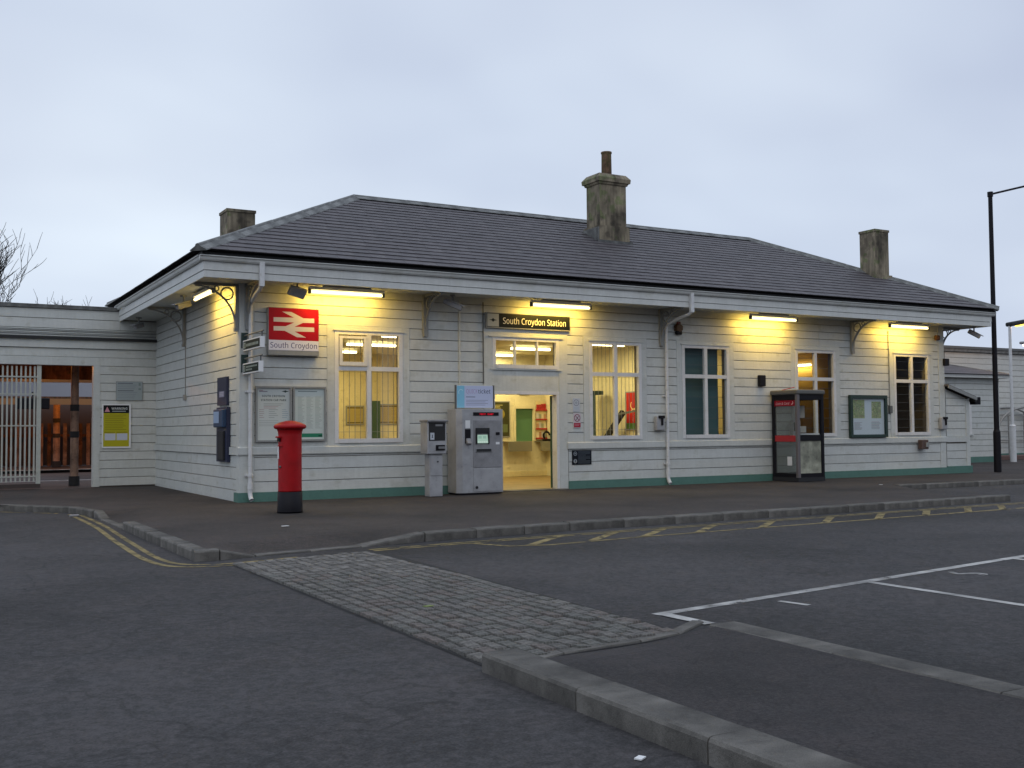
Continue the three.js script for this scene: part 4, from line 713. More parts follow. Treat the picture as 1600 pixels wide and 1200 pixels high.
// ------------------------------------------------------------------ permit machine
{
  const t = thing('permit_machine', 'narrow grey permit machine on a pedestal left of the ticket machine', 'ticket machine', [3.72, 0, 0.85]);
  part(t, 'pedestal', rb(0.29, 0.88, 0.24, 0.012, 0, 0.44, -0.14), M.steel);
  part(t, 'pedestal_door', rb(0.25, 0.4, 0.012, 0.005, 0.0, 0.62, -0.016), M.steel);
  part(t, 'lock', cy(0.016, 0.016, 0.02, 0, 0, 0, 10).rotateX(Math.PI / 2).translate(0.03, 0.7, -0.005), M.blackMatt);
  part(t, 'head', rb(0.43, 0.66, 0.34, 0.02, 0, 1.18, -0.14), M.steel);
  part(t, 'hood', rb(0.46, 0.045, 0.42, 0.015, 0, 1.52, -0.12), M.steelDark);
  part(t, 'panel', rb(0.36, 0.36, 0.012, 0.005, 0, 1.3, 0.032), M.blackMatt);
  part(t, 'label', face(0.09, 0.14).translate(-0.11, 1.21, 0.041), print(canvasTex(96, 150, (g, w, h) => { g.fillStyle = '#b7bcc4'; g.fillRect(0, 0, w, h); g.fillStyle = '#20252c'; g.fillRect(40, 40, 18, 60); g.fillRect(30, 96, 38, 12); })), true);
  part(t, 'label', face(0.16, 0.04).translate(0.04, 1.43, 0.041), std(lin(0.22, 0.22, 0.23)));
  part(t, 'coin_tray', rb(0.2, 0.11, 0.03, 0.008, 0.07, 0.98, 0.035), M.black);
  part(t, 'tray_lip', rb(0.14, 0.05, 0.02, 0.006, 0.09, 0.975, 0.055), M.stainless);
}
// ------------------------------------------------------------------ ticket machine
{
  const t = thing('ticket_machine', 'large grey ticket machine with touch screen left of the doorway', 'ticket machine', [4.85, 0, 0.34]);
  part(t, 'base', ba(-0.5, 0.5, 0, 0.03, -0.22, 0.26), M.black);
  const s = new THREE.Shape([[-0.5, -0.24], [-0.52, 0.18], [-0.42, 0.26], [0.52, 0.26], [0.52, -0.24]].map(([x, z]) => new THREE.Vector2(x, -z)));
  part(t, 'cabinet', new THREE.ExtrudeGeometry(s, { depth: 1.72, bevelEnabled: true, bevelSize: 0.008, bevelThickness: 0.008, bevelSegments: 2 }).rotateX(-Math.PI / 2).translate(0, 0.035, 0), M.steel);
  const z = 0.268;
  part(t, 'front_door', rb(0.66, 0.98, 0.014, 0.005, 0.16, 1.04, z + 0.003), M.steelDark);
  part(t, 'lower_door', rb(0.66, 0.47, 0.014, 0.005, 0.16, 0.29, z + 0.003), M.steel);
  part(t, 'display_window', rb(0.6, 0.072, 0.012, 0.004, 0.13, 1.66, z + 0.004), M.black);
  part(t, 'led_text', face(0.34, 0.045).translate(0.14, 1.657, z + 0.013), (() => { const x = canvasTex(340, 48, (g, w, h) => { g.fillStyle = '#000'; g.fillRect(0, 0, w, h); g.fillStyle = '#ff1838'; const q = rng(4); for (let i = 0; i < 11; i++) if (i !== 6 - 1) for (let r = 0; r < 5; r++) for (let c = 0; c < 4; c++) if (q() < 0.66) g.fillRect(6 + i * 30 + c * 6, 5 + r * 8, 5, 6); }); return new THREE.MeshStandardMaterial({ color: 0x000000, emissive: 0xffffff, emissiveMap: x, emissiveIntensity: 1.1 }); })(), true);
  const sc = sub(t, 'screen_unit');
  part(sc, 'screen_hood', mg(ba(-0.1, 0.17, 1.27, 1.37, z, z + 0.05), ba(-0.12, -0.095, 1.04, 1.37, z, z + 0.045), ba(0.165, 0.19, 1.04, 1.37, z, z + 0.045)), M.blackMatt);
  part(sc, 'screen', face(0.25, 0.2).rotateX(-0.16).translate(0.035, 1.155, z + 0.022), (() => { const x = canvasTex(256, 208, (g, w, h) => { g.fillStyle = '#a8c9b8'; g.fillRect(0, 0, w, h); g.fillStyle = '#6f9a86'; g.fillRect(20, 16, 150, 12); g.fillStyle = '#8db3a2'; g.fillRect(30, 50, 80, 60); g.fillRect(140, 50, 80, 60); g.fillStyle = '#cfe4d8'; for (let i = 0; i < 5; i++) g.fillRect(14 + i * 48, 170, 36, 26); }); return new THREE.MeshStandardMaterial({ color: 0x111111, roughness: 0.3, emissive: 0xffffff, emissiveMap: x, emissiveIntensity: 0.75 }); })(), true);
  part(t, 'ticket_slot', rb(0.38, 0.085, 0.014, 0.004, 0.07, 0.90, z + 0.008), M.stainless);
  part(t, 'slot_recess', rb(0.34, 0.055, 0.012, 0.003, 0.07, 0.905, z + 0.0145), M.gutter);
  part(t, 'card_reader', rb(0.09, 0.06, 0.02, 0.006, 0.40, 1.25, z + 0.014), M.black);
  part(t, 'sticker', face(0.09, 0.05).translate(0.40, 1.05, z + 0.0115), M.white);
  part(t, 'keypad_shelf', mg(rb(0.13, 0.3, 0.02, 0.006, -0.3, 1.2, z + 0.004)), M.black);
  part(t, 'pin_pad', rb(0.1, 0.13, 0.07, 0.015, 0, 0, 0).rotateX(-0.5).translate(-0.3, 1.09, z + 0.04), M.steelDark);
  part(t, 'sticker', face(0.11, 0.16).translate(-0.3, 1.45, z + 0.004), M.paper);
  part(t, 'door_lock', cy(0.03, 0.03, 0.02, 0, 0, 0, 12).rotateX(Math.PI / 2).translate(-0.1, 0.14, z + 0.014), M.blackMatt);
  const hd = sub(t, 'header_sign');
  part(hd, 'board', ba(-0.44, 0.42, 1.79, 2.26, 0.02, 0.05), M.white);
  part(hd, 'post', ba(-0.47, -0.445, 1.77, 2.27, 0.01, 0.06), M.ironDark);
  part(hd, 'post', ba(0.425, 0.45, 1.77, 2.27, 0.01, 0.06), M.ironDark);
  part(hd, 'print', face(0.85, 0.46).translate(-0.01, 2.025, 0.0525), print(canvasTex(820, 440, (g, w, h) => { g.fillStyle = '#bcc3dc'; g.fillRect(0, 0, w, h); g.fillStyle = '#86c0d8'; g.fillRect(0, 0, 170, h); g.strokeStyle = '#b4d8e4'; g.lineWidth = 16; g.beginPath(); g.arc(90, 130, 52, 2.4, 5.6); g.stroke(); g.font = '118px ' + FONT; g.textBaseline = 'alphabetic'; g.textAlign = 'left'; g.fillStyle = '#a98fb6'; g.fillText('QUICK', 205, 152, 265); g.fillStyle = '#3a3d55'; g.fillText('ticket', 480, 152, 290); g.fillStyle = '#7d829a'; g.fillRect(205, 215, 210, 18); for (let i = 0; i < 4; i++) g.fillRect(205, 285 + i * 32, 500 - (i % 2) * 60, 9); })), true);
}
// ------------------------------------------------------------------ phone box
{
  const t = thing('phone_box', 'glazed phone kiosk with dark posts and a red header under the amber window', 'phone box', [13.87, 0, 0.55]);
  const w = 0.45, Hh = 2.16, p = 0.045;
  part(t, 'base', ba(-w, w, 0, 0.1, -w, w), M.blackMatt);
  for (const [sx, sz] of [[-1, 1], [1, 1], [-1, -1], [1, -1]]) part(t, 'post', rb(0.09, Hh - 0.08, 0.09, 0.02, sx * (w - p), 0.08 + (Hh - 0.08) / 2, sz * (w - p)), sx === -1 && sz === 1 ? std(lin(0.16, 0.14, 0.14), { roughness: 0.5, metalness: 0.3 }) : M.black);
  part(t, 'roof', rb(2 * w + 0.06, 0.12, 2 * w + 0.06, 0.04, 0, Hh + 0.04, 0), std(lin(0.12, 0.115, 0.105), { roughness: 0.7 }));
  for (const [nx, nz, open] of [[0, 1], [-1, 0], [1, 0], [0, -1]]) { // rails of the four sides
    const s = sub(t, nx === -1 ? 'door' : 'side'); s.rotation.y = Math.atan2(nx, nz); const z = w - p, iw = w - 0.09;
    part(s, 'rail', ba(-iw, iw, Hh - 0.15, Hh - 0.02, z - 0.03, z + 0.03), M.black);
    part(s, 'rail', ba(-iw, iw, 0.1, 0.2, z - 0.03, z + 0.03), M.black);
    if (nx === -1) {
      part(s, 'header', ba(-iw, iw, 1.86, 2.0, z - 0.02, z + 0.022), M.redPlain);
      part(s, 'header_text', face(2 * iw, 0.135).translate(0, 1.93, z + 0.0245), print(canvasTex(512, 100, (g, W2, h2) => { g.fillStyle = '#8c1526'; g.fillRect(0, 0, W2, h2); g.fillStyle = '#d9b9c0'; g.font = 'italic 62px ' + FONT; g.textBaseline = 'middle'; g.textAlign = 'left'; g.fillText('Coin & Card', 30, 54, 340); g.strokeStyle = '#e6c6cc'; g.lineWidth = 12; g.beginPath(); g.arc(430, 44, 26, -1, 2.2); g.stroke(); })), true);
      part(s, 'band', ba(-iw, iw, 0.98, 1.13, z - 0.02, z + 0.022), M.redPlain);
      part(s, 'pane', face(2 * iw, 0.73).translate(0, 1.495, z), M.glassDirty);
      part(s, 'pane', face(2 * iw, 0.78).translate(0, 0.59, z), M.glassDirty);
    } else {
      part(s, 'mid_rail', ba(-iw, iw, 1.0, 1.14, z - 0.03, z + 0.03), M.black);
      part(s, 'pane', face(2 * iw, 0.87).translate(0, 1.575, z), M.glass);
      if (nz === 1) part(s, 'lower_panel', ba(-iw, iw, 0.2, 1.0, z - 0.006, z + 0.006), std(lin(0.52, 0.53, 0.43), { map: rep(texConc, 1), roughness: 0.6 }));
      else part(s, 'pane', face(2 * iw, 0.8).translate(0, 0.6, z), M.glassDirty);
    }
  }
  const u = sub(t, 'phone_unit'); part(u, 'cabinet', rb(0.26, 0.42, 0.14, 0.02, 0.2, 1.3, -0.3), M.steelDark); part(u, 'handset', rb(0.05, 0.22, 0.06, 0.02, 0.1, 1.35, -0.2), M.black); part(u, 'notice', face(0.2, 0.3).rotateY(-Math.PI / 2).translate(0.08, 1.72, 0.06), M.paper); part(u, 'notice', face(0.2, 0.16).rotateY(-Math.PI / 2).translate(0.08, 1.28, 0.1), M.paper);
  part(t, 'door_sticker', face(0.16, 0.22).rotateY(-Math.PI / 2).translate(-w + p - 0.006, 0.5, -0.08 + 0.2), M.paper);
  part(t, 'roof_twig', rod([-0.42, 2.26, -0.1], [-0.2, 2.33, 0.12], 0.01), M.redPlain);
}

// ------------------------------------------------------------------ the wing beside the platform, left
{
  const Z = -D, t = thing('side_wing', 'low white boarded wing with a wide open gateway to the platform', 'building', [0, 0, Z]);
  part(t, 'wall', ba(-1.36, 0, 0, 3.42, -0.2, -0.004), M.backing);
  boards(t, 'front', 0, -1.36, -0.004, 0.02, 3.0, 0.213);
  part(t, 'door_post', ba(-1.52, -1.36, 0, 3.02, -0.2, 0.03), M.trim);
  part(t, 'lintel', ba(-14, -0.002, 3.0, 3.2, -0.2, 0.022), M.trim);
  part(t, 'wall', ba(-14, 0, 3.2, 4.4, -0.2, -0.004), M.backing);
  boards(t, 'front', 0, -14, -0.004, 3.204, 3.42, 0.216);
  part(t, 'cornice', ba(-14, -0.002, 3.42, 3.62, -0.004, 0.06), M.trim);
  part(t, 'gutter', ba(-14, -0.002, 3.62, 3.69, 0.0, 0.12), M.gutter); boards(t, 'front', 0, -14, -0.004, 3.70, 3.9, 0.2);
  for (let k = 0; k < 4; k++) part(t, 'cable', rod([-14, 3.755 + k * 0.04, 0.03], [-0.03, 3.75 + k * 0.04, 0.03], 0.012, 5), k % 2 ? M.trim : M.iron);
  boards(t, 'front', 0, -14, -0.9, 3.9, 4.38, 0.24); boards(t, 'front', 0, -0.896, -0.004, 3.9, 4.15, 0.25);
  part(t, 'coping', ba(-14, -0.9, 4.38, 4.47, -0.25, 0.06), M.lead);
  part(t, 'flat_roof', ba(-14, 0, 4.28, 4.38, -4.5, -0.25), M.underlay);
  part(t, 'canopy_ceiling', ba(-14, 0.5, 3.4, 3.46, -4.6, -0.2), M.brick);
  part(t, 'canopy_valance', ba(-14, 2, 2.86, 3.4, -4.72, -4.6), M.brick);
  part(t, 'valance_edge', ba(-14, 2, 2.78, 2.86, -4.74, -4.58), M.trim);
  // the gate drawn half across
  const g = thing('bar_gate', 'white sliding gate of upright bars across the platform gateway', 'gate', [-2.7, 0, Z - 0.06]);
  for (let k = 0; k < 30; k++) part(g, 'upright_bar', ba(-0.165 - k * 0.1, -0.127 - k * 0.1, 0.17, 2.96, -0.02, 0.02), M.gate);
  part(g, 'end_post', ba(-0.1, 0.0, 0.12, 2.98, -0.04, 0.04), M.gate);
  for (const y of [0.3, 1.52, 2.7, 2.28]) part(g, 'rail', ba(-3.2, -0.1, y - 0.016, y + 0.016, 0.021, 0.035), M.gate);
  part(g, 'bottom_track', ba(-3.2, 0.0, 0.02, 0.12, -0.05, 0.05), std(lin(0.06, 0.045, 0.04)));
  // notices on the wing
  const y = thing('yellow_warning_notice', 'yellow warning notice with black header beside the gateway', 'sign', [-0.97, 0.95, Z + 0.024]);
  part(y, 'frame', ba(-0.34, 0.34, 0, 1.1, 0.001, 0.03), M.white);
  part(y, 'print', face(0.61, 1.03).translate(-0.01, 0.555, 0.0325), print(canvasTex(512, 864, (c, w, h) => { c.fillStyle = '#b0a824'; c.fillRect(0, 0, w, h); c.fillStyle = '#15171a'; c.fillRect(0, 0, w, 165); c.fillStyle = '#c98f9a'; c.beginPath(); c.moveTo(75, 30); c.lineTo(130, 140); c.lineTo(22, 140); c.fill(); c.fillStyle = '#c5c9c9'; c.font = 'bold 66px ' + FONT; c.textAlign = 'left'; c.fillText('WARNING', 160, 92, 330); c.fillStyle = '#9aa09f'; c.fillRect(175, 116, 270, 20); const q = rng(9); for (let i = 0; i < 9; i++) { c.fillStyle = '#8a8420'; c.fillRect(30, 200 + i * 38, 440 - q() * 90, 12); } c.fillStyle = '#bfc3cf'; c.fillRect(28, 590, 215, 140); c.fillRect(265, 590, 215, 140); c.fillStyle = '#77711a'; c.fillRect(20, 560, 215, 12); c.fillRect(262, 560, 215, 12); })), true);
  const n = thing('grey_text_notice', 'pale grey text notice above the yellow warning notice', 'sign', [-0.67, 2.14, Z + 0.024]);
  part(n, 'plate', ba(-0.32, 0.32, 0, 0.48, 0.001, 0.02), M.iron);
  part(n, 'print', face(0.62, 0.46).translate(0, 0.24, 0.0225), print(canvasTex(512, 380, (c, w, h) => { c.fillStyle = '#9aa3a4'; c.fillRect(0, 0, w, h); for (let i = 0; i < 9; i++) { c.fillStyle = i === 0 || i === 4 ? '#6a6f78' : '#858c90'; c.fillRect(24, 24 + i * 38, 300 + ((i * 71) % 90), i === 0 || i === 4 ? 18 : 10); } c.fillStyle = '#7d8a87'; c.fillRect(440, 20, 40, 60); c.fillRect(436, 130, 50, 40); })), true);
}
// the platforms seen through the gateway
{
  const pm = std(lin(0.10, 0.075, 0.065), { map: rep(texPave, 1 / 3) }); struct('platform', ba(-16, 6, -0.9, -0.01, -12.6, -7.9), pm); struct('platform', ba(-16, 14, -0.9, -0.01, -27.5, -22.5), pm);
  struct('platform_edge_line', ba(-16, 6, -0.01, -0.002, -12.6, -12.3), M.wline); struct('platform_edge_line', ba(-16, 14, -0.01, -0.002, -22.5, -22.1 - 0.1), M.wline);
  struct('track_bed', ba(-16, 14, -0.95, -0.55, -22.5, -12.6), std(lin(0.07, 0.05, 0.04), { map: rep(texPave, 1 / 2) }));
  const col = (x, z, h, r, label, band) => { const t = thing('canopy_column', label, 'column', [x, 0, z], 'platform canopy columns'); part(t, 'shaft', cy(r, r * 0.95, h, 0, h / 2, 0, 14), M.brickPale); part(t, 'foot', cy(r * 1.35, r * 1.3, 0.24, 0, 0.12, 0, 12), M.blackMatt); for (const y of band) part(t, 'band', cy(r * 1.12, r * 1.12, 0.16, 0, y, 0, 14), M.blackMatt); };
  col(-1.8, -8.95, 3.4, 0.1, 'pale brown column with two dark bands just inside the gateway', [1.3, 1.98]);
  col(-0.35, -25.5, 2.6, 0.13, 'far platform column with dark bands beyond the tracks', [1.25, 1.85]);
  const f = thing('platform_fence', 'dark upright fence behind the far platform', 'fence', [0, 0, -27.2]);
  for (let k = 0; k < 42; k++) part(f, 'pale', ba(-8 + k * 0.3, -7.86 + k * 0.3, 0, 1.75, -0.03, 0.0), k % 3 ? M.brick : M.brickPale);
  part(f, 'rail', ba(-8, 4.8, 1.2, 1.3, -0.08, -0.03), M.brick);
  const c = thing('far_canopy', 'orange lit canopy edge over the far platform', 'canopy', [0, 0, -22.5]);
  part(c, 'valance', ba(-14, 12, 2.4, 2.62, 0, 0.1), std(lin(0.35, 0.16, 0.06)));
  part(c, 'roof', ba(-14, 12, 2.62, 2.7, -4.6, 0.1), M.brick);
  part(c, 'back_screen', ba(-14, 12, 0, 2.62, -5.4, -5.2), std(lin(0.06, 0.05, 0.05)));
  const s = thing('platform_sign', 'black box sign hanging over the far platform', 'sign', [-1.55, 2.22, -21.9]); part(s, 'case', rb(1.1, 0.4, 0.14, 0.03, 0, 0.2, 0), M.black); part(s, 'hanger', rod([0, 0.38, 0], [0, 0.62, -0.3], 0.03), M.black);
  const w = thing('far_fence_wall', 'pale wall beyond the far platform', 'wall', [0, 0, -31]); part(w, 'panel', ba(-20, 14, 0, 3.6, -0.2, 0), std(lin(0.34, 0.34, 0.38)));
  const lamp = (x, y, z, pw, label) => { const t = thing('platform_lamp', label, 'lamp', [x, y, z], 'orange platform lamps'); part(t, 'body', rb(0.34, 0.06, 0.18, 0.015, 0, 0.06, 0), M.white); part(t, 'bowl', rb(0.26, 0.08, 0.14, 0.03, 0, -0.005, 0), std(lin(0.8, 0.5, 0.2), { emissive: lin(1, 0.36, 0.04), emissiveIntensity: 3 })); const l = new THREE.PointLight(lin(1, 0.33, 0.04), pw); l.position.set(0, -0.005, 0); t.add(l); };
  lamp(-2.4, 3.28, -9.9, 3.5, 'orange lamp under the near platform canopy'); lamp(-2.2, 2.5, -24.0, 6, 'orange lamp under the far platform canopy, left'); lamp(0.9, 2.5, -24.0, 6, 'orange lamp under the far platform canopy, right');
}
// ------------------------------------------------------------------ right of the station
{
  const t = thing('lean_to', 'small boarded lean-to against the far end of the station', 'building', [L + 0.03, 0, 0]);
  const w = 1.03, h0 = 2.42, h1 = 2.13;
  part(t, 'wall', new THREE.ExtrudeGeometry(new THREE.Shape([[0, 0], [w, 0], [w, h1], [0, h0]].map((v) => new THREE.Vector2(...v))), { depth: 2.6, bevelEnabled: false }).translate(0, 0, -2.62), M.backing);
  boards(t, 'front', -0.016, 0.06, w - 0.13, Y0, Y0 + 5 * HB, HB);
  part(t, 'gable_board', new THREE.ExtrudeGeometry(new THREE.Shape([[0.06, Y0 + 5 * HB + 0.004], [w - 0.13, Y0 + 5 * HB + 0.004], [w - 0.13, h1 + 0.01], [0.06, h0 - 0.04]].map((v) => new THREE.Vector2(...v))), { depth: 0.018, bevelEnabled: false }).translate(0, 0, -0.018), M.board[0]);
  boards(t, 'front', -0.016, 0.06, w - 0.13, 0.19, 0.85, 0.22);
  part(t, 'corner_post', ba(w - 0.13, w + 0.02, 0.17, h1 - 0.02, -0.1, 0.02), M.trim);
  part(t, 'belt_course', ba(0.03, w - 0.135, 0.88, 1.04, -0.015, 0.04), M.trim);
  part(t, 'plinth', ba(0.024, w + 0.05, -0.02, 0.195, -0.02, 0.062), M.plinth);
  const sl = Math.atan2(h1 - h0, w), rl = Math.hypot(w + 0.16, h1 - h0) + 0.04;
  part(t, 'roof', bx(rl, 0.06, 2.9).rotateZ(sl).translate(w / 2 + 0.07, (h0 + h1) / 2 + 0.05, -1.3), M.slate[0]);
  part(t, 'verge_board', bx(rl, 0.09, 0.03).rotateZ(sl).translate(w / 2 + 0.07, (h0 + h1) / 2 + 0.01, 0.17), M.iron);
  part(t, 'gutter', ba(w + 0.12, w + 0.2, h1 - 0.1, h1 - 0.02, -2.6, 0.14), M.gutter);
  single('black_hopper', rb(0.24, 0.22, 0.2, 0.015, 21.42, 2.06, 0.0), M.black, 'black box at the lower edge of the lean-to roof', 'box');
}
{
  const t = thing('outbuilding', 'small boarded outbuilding with hipped slate roof behind the lean-to', 'building', [22, 0, -7.8]);
  const w = 8.1, d = 2.3, h = 3.1;
  part(t, 'wall', ba(0, w, 0, h, 0, d - 0.004), M.backing);
  boards(t, 'front', d, 0.1, w - 0.12, 0.2, h, 0.2);
  boards(t, 'right', w + 0.002, 0, d - 0.1, 0.2, h, 0.2);
  part(t, 'corner_post', ba(w - 0.12, w + 0.02, 0.2, h, d - 0.1, d + 0.025), M.trim);
  part(t, 'plinth', ba(-0.02, w + 0.03, -0.02, 0.2, -0.02, d + 0.04), M.plinth);
  part(t, 'gutter', mg(ba(-0.3, w + 0.3, h, h + 0.12, d + 0.2, d + 0.3), ba(w + 0.2, w + 0.3, h, h + 0.12, -0.1, d + 0.2)), M.fascia);
  part(t, 'soffit', ba(-0.28, w + 0.28, h, h + 0.03, -0.02, d + 0.2), M.soffit);
  const o = 0.36, y = h + 0.13, yr = h + 0.78, A = [-o, y, d + o], B = [w + o, y, d + o], C = [w - 1.9, yr, 0.2], F = [-o, yr, 0.2], G = [w + o, y, -0.1];
  const g = new THREE.BufferGeometry(); g.setAttribute('position', new THREE.Float32BufferAttribute([A, B, C, A, C, F, B, G, C].flat(), 3)); g.computeVertexNormals(); part(t, 'roof', g, M.slate[1]);
  for (let r = 0; r < 9; r++) { const k = r / 9, ya = lerp(y, yr, k) + 0.014, za = lerp(d + o, 0.2, k), xe = lerp(w + o, w - 1.9, k); part(t, 'slate_course', bx(xe + o, 0.012, 0.34, (xe - o) / 2, 0, 0).applyMatrix4(new THREE.Matrix4().makeRotationX(Math.atan2(yr - y, d + o - 0.2) - 0.03)).translate(0, ya + 0.03, za - 0.15), M.slate[r % 4]); }
  part(t, 'hip_roll', rod(B, C, 0.05, 6), M.lead);
  part(t, 'white_panel', ba(w - 2.35, w - 1.6, 1.05, 2.35, d + 0.02, d + 0.045), M.frame);
  part(t, 'panel_head', ba(w - 2.4, w - 1.55, 2.35, 2.41, d + 0.02, d + 0.075), M.trim);
  part(t, 'panel_sill', ba(w - 2.4, w - 1.55, 0.99, 1.05, d + 0.02, d + 0.085), M.trim);
}
{
  const t = thing('far_wing', 'long white boarded platform wing with a dark roof edge at the far side', 'building', [20.3, 0, -7.84]);
  part(t, 'wall', ba(0, 40, 0, 4.4, -0.3, -0.004), M.backing);
  for (const [a, b] of [[9.8, 18], [18.004, 40]]) boards(t, 'front', 0, a, b, 0.2, 4.3, 0.228);
  part(t, 'plinth', ba(9, 40, -0.02, 0.2, -0.01, 0.04), M.plinth);
  part(t, 'coping', ba(0, 40, 4.3, 4.42, -0.2, 0.14), M.lead);
  part(t, 'gutter', ba(0, 40, 4.42, 4.52, -0.3, 0.17), M.ironDark);
}
{ // curved cycle shelter
  const t = thing('cycle_shelter', 'curved hoop cycle shelter against the far white wing', 'shelter', [33.6, 0, -6.7]);
  const arc = (x) => { const P = []; for (let i = 0; i <= 16; i++) { const a = Math.PI * i / 16; P.push([x - Math.cos(a) * 1.9, 1.1 + Math.sin(a) * 0.98, 0]); } return P; };
  for (const z of [0, -0.95]) { part(t, 'hoop', tb([[-1.9, 0, z], ...arc(0).map(([a, b]) => [a, b, z]), [1.9, 0, z]], 0.045, 8, 60), M.iron); }
  for (const x of [-1.0, 0.1, 1.1]) part(t, 'upright', cy(0.035, 0.035, 1.9, x, 0.95, -0.95, 8), M.iron);
  for (const y of [0.75, 1.12, 1.75]) part(t, 'rail', rod([-1.6, y, -0.95], [1.6, y, -0.95], 0.025), M.iron);
  part(t, 'kerb', ba(-2.1, 2.1, 0, 0.14, -1.05, 0.15), std(lin(0.12, 0.07, 0.06)));
}
{ // street lamps
  const t = thing('lamp_column', 'tall black lamp column beside the far end of the station', 'street lamp', [21.86, 0, 0.36]);
  part(t, 'base', cy(0.105, 0.1, 1.15, 0, 0.575, 0, 18), M.black); part(t, 'collar', cy(0.1, 0.075, 0.08, 0, 1.19, 0, 18), M.black);
  part(t, 'shaft', cy(0.075, 0.06, 6.9, 0, 4.6, 0, 16), M.black); part(t, 'finial', cy(0.08, 0.08, 0.14, 0, 8.08, 0, 14), M.black);
  part(t, 'arm', rod([0, 8.08, 0], [2.1, 8.62, 0.3], 0.03, 8), M.black);
  part(t, 'lantern', rb(0.75, 0.14, 0.26, 0.05, 2.45, 8.68, 0.35), M.steelDark);
  const wl = thing('lamp_post', 'white lamp post with a glowing yellow lantern by the cycle shelter', 'street lamp', [29.9, 0, -4.8]);
  part(wl, 'base', cy(0.115, 0.115, 1.32, 0, 0.66, 0, 16), M.pipe); part(wl, 'base_cap', cy(0.125, 0.07, 0.06, 0, 1.35, 0, 16), M.pipe); part(wl, 'shaft', cy(0.06, 0.05, 3.75, 0, 3.2, 0, 14), M.pipe);
  part(wl, 'lantern', rb(1.15, 0.16, 0.3, 0.06).rotateZ(0.16).translate(0.5, 5.16, 0), M.blackMatt);
  part(wl, 'bowl', rb(0.46, 0.09, 0.22, 0.04).rotateZ(0.16).translate(0.66, 5.09, 0), std(lin(0.9, 0.7, 0.2), { emissive: lin(1, 0.68, 0.10), emissiveIntensity: 3 }));
  const l = new THREE.PointLight(lin(1, 0.5, 0.12), 5); l.position.set(0.66, 5.09, 0); wl.add(l);
  const fl = thing('far_platform_light', 'small white platform lantern above the far wing roof edge', 'street lamp', [43.6, 0, -13.6]);
  part(fl, 'post', cy(0.08, 0.06, 5.4, 0, 2.7, 0, 10), M.pipe); part(fl, 'hood', rb(0.8, 0.14, 0.4, 0.06, 0.15, 5.52, 0), M.steelDark); part(fl, 'bowl', rb(0.45, 0.12, 0.24, 0.04, 0.15, 5.4, 0), std(lin(0.9, 0.9, 0.9), { emissive: lin(0.95, 1, 1), emissiveIntensity: 2.4 }));
  const l2 = new THREE.PointLight(lin(0.95, 1, 1), 3); l2.position.set(0.15, 5.4, 0); fl.add(l2);
}
// ------------------------------------------------------------------ bare trees behind the wing
function bareTree(x, z, h, lean, seed, label) {
  const q = rng(seed), t = thing('bare_tree', label, 'tree', [x, 0, z]), tw = [], br = [], up = V3(0, 1, 0);
  const seg = (a, b, r0, r1, s) => { const d = b.clone().sub(a), g = new THREE.CylinderGeometry(r1, r0, d.length(), s, 1, true); g.applyQuaternion(new THREE.Quaternion().setFromUnitVectors(up, d.clone().normalize())); return g.translate(...a.clone().add(b).multiplyScalar(0.5).toArray()); };
  const grow = (p, dir, len, r, lv) => {
    let a = p.clone(), d = dir.clone(); const n = lv < 2 ? 4 : 3;
    for (let i = 0; i < n; i++) {
      d.add(V3((q() - 0.5) * 0.35, (q() - 0.3) * 0.22, (q() - 0.5) * 0.35)).normalize(); const b = a.clone().addScaledVector(d, len / n), r0 = r * (1 - 0.5 * i / n), r1 = r * (1 - 0.5 * (i + 1) / n);
      (lv < 2 ? br : tw).push(seg(a, b, r0, r1, lv < 2 ? 7 : lv < 4 ? 4 : 3)); a = b;
      if (lv < 5) { const k = lv === 0 ? (i > 0 ? 3 : 0) : lv < 4 ? 1 + (q() < 0.55 ? 1 : 0) : (q() < 0.8 ? 1 : 0); for (let j = 0; j < k; j++) { const o = V3(q() - 0.5, q() * 0.5 + 0.02, q() - 0.5).normalize(), nd = d.clone().multiplyScalar(0.75).addScaledVector(o, 0.75).normalize(); grow(a, nd, len * (0.55 + 0.2 * q()), Math.max(0.014, r1 * 0.58), lv + 1); } }
    }
  };
  grow(V3(0, 0, 0), V3(lean, 1, 0).normalize(), h * 0.5, h * 0.022, 0);
  part(t, 'trunk', mg(br), M.bark, true); part(t, 'crown', mg(tw), M.bark, true);
}
bareTree(-4.3, -29, 9.2, 0.0, 12, 'bare winter tree behind the side wing, cut by the frame edge');
bareTree(1.35, -42, 7.45, 0.0, 34, 'thin bare tree tips showing over the side wing roof');

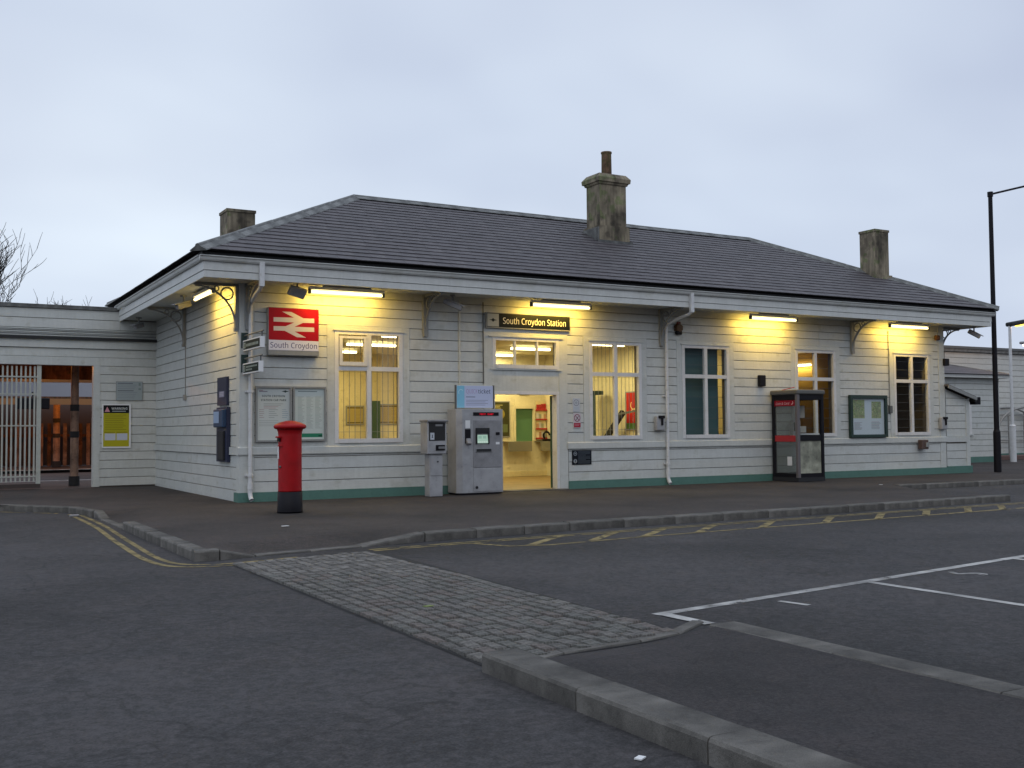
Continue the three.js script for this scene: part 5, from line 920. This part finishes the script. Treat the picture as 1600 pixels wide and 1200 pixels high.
// the houses across the road, behind the viewer, which the dark panes mirror
function terrace(x0, n, z, label) {
  const t = thing('terraced_houses', label, 'building', [x0, RY, z]), w = 6.2;
  part(t, 'wall', ba(0, n * w, 0, 6.2, 0, 8), M.brick);
  part(t, 'roof', new THREE.ExtrudeGeometry(new THREE.Shape([[-0.4, 6.2], [4, 9.2], [8.4, 6.2]].map((v) => new THREE.Vector2(...v))), { depth: n * w, bevelEnabled: false }).rotateY(-Math.PI / 2).translate(n * w, 0, 0), M.slate[0]);
  for (let k = 0; k < n; k++) {
    part(t, 'chimney', ba(k * w + 0.1, k * w + 1.0, 8, 10.4, 3.4, 4.6), M.brick);
    for (const [a, b, c, d] of [[1, 2.3, 3.7, 5.3], [3.8, 5.1, 3.7, 5.3], [3.6, 5.3, 0.9, 2.6]]) part(t, 'window', ba(k * w + a, k * w + b, c, d, -0.04, -0.003), M.navy);
    part(t, 'door', ba(k * w + 1.2, k * w + 2.2, 0.02, 2.2, -0.05, -0.003), M.doorGreen);
  }
}
terrace(-40, 10, 46, 'brick terrace across the road behind the viewer, nearer the side road');
terrace(28, 16, 50, 'brick terrace across the road behind the viewer, farther along');

// litter
single('paper_scrap', bx(0.05, 0.006, 0.035).rotateY(0.5).translate(-2.72, RY + 0.006, 16.35), M.paper, 'white paper scrap in the gutter of the foreground kerb', 'litter');
single('fallen_leaf', bx(0.08, 0.006, 0.05).rotateY(0.3).translate(-1.86, RY + 0.034, 12.35), std(lin(0.16, 0.2, 0.06)), 'yellow green leaf lying on the cobbles', 'leaf');
single('paper_scrap', bx(0.07, 0.008, 0.04).rotateY(-0.4).translate(13.9, 0.006, 4.7 - 1.6), M.paper, 'white scrap on the kerb near the far end', 'litter');
single('paper_scrap', bx(0.1, 0.006, 0.05).rotateY(0.2).translate(-0.9, 0.006, 5.6), M.paper, 'small pale scrap on the pavement in front of the post box', 'litter');
single('crushed_can', rb(0.16, 0.04, 0.07, 0.015, -2.98, RY + 0.022, 0.35), M.steelDark, 'crushed can by the dropped kerb at the side road', 'litter');

renderer.render(scene, camera);
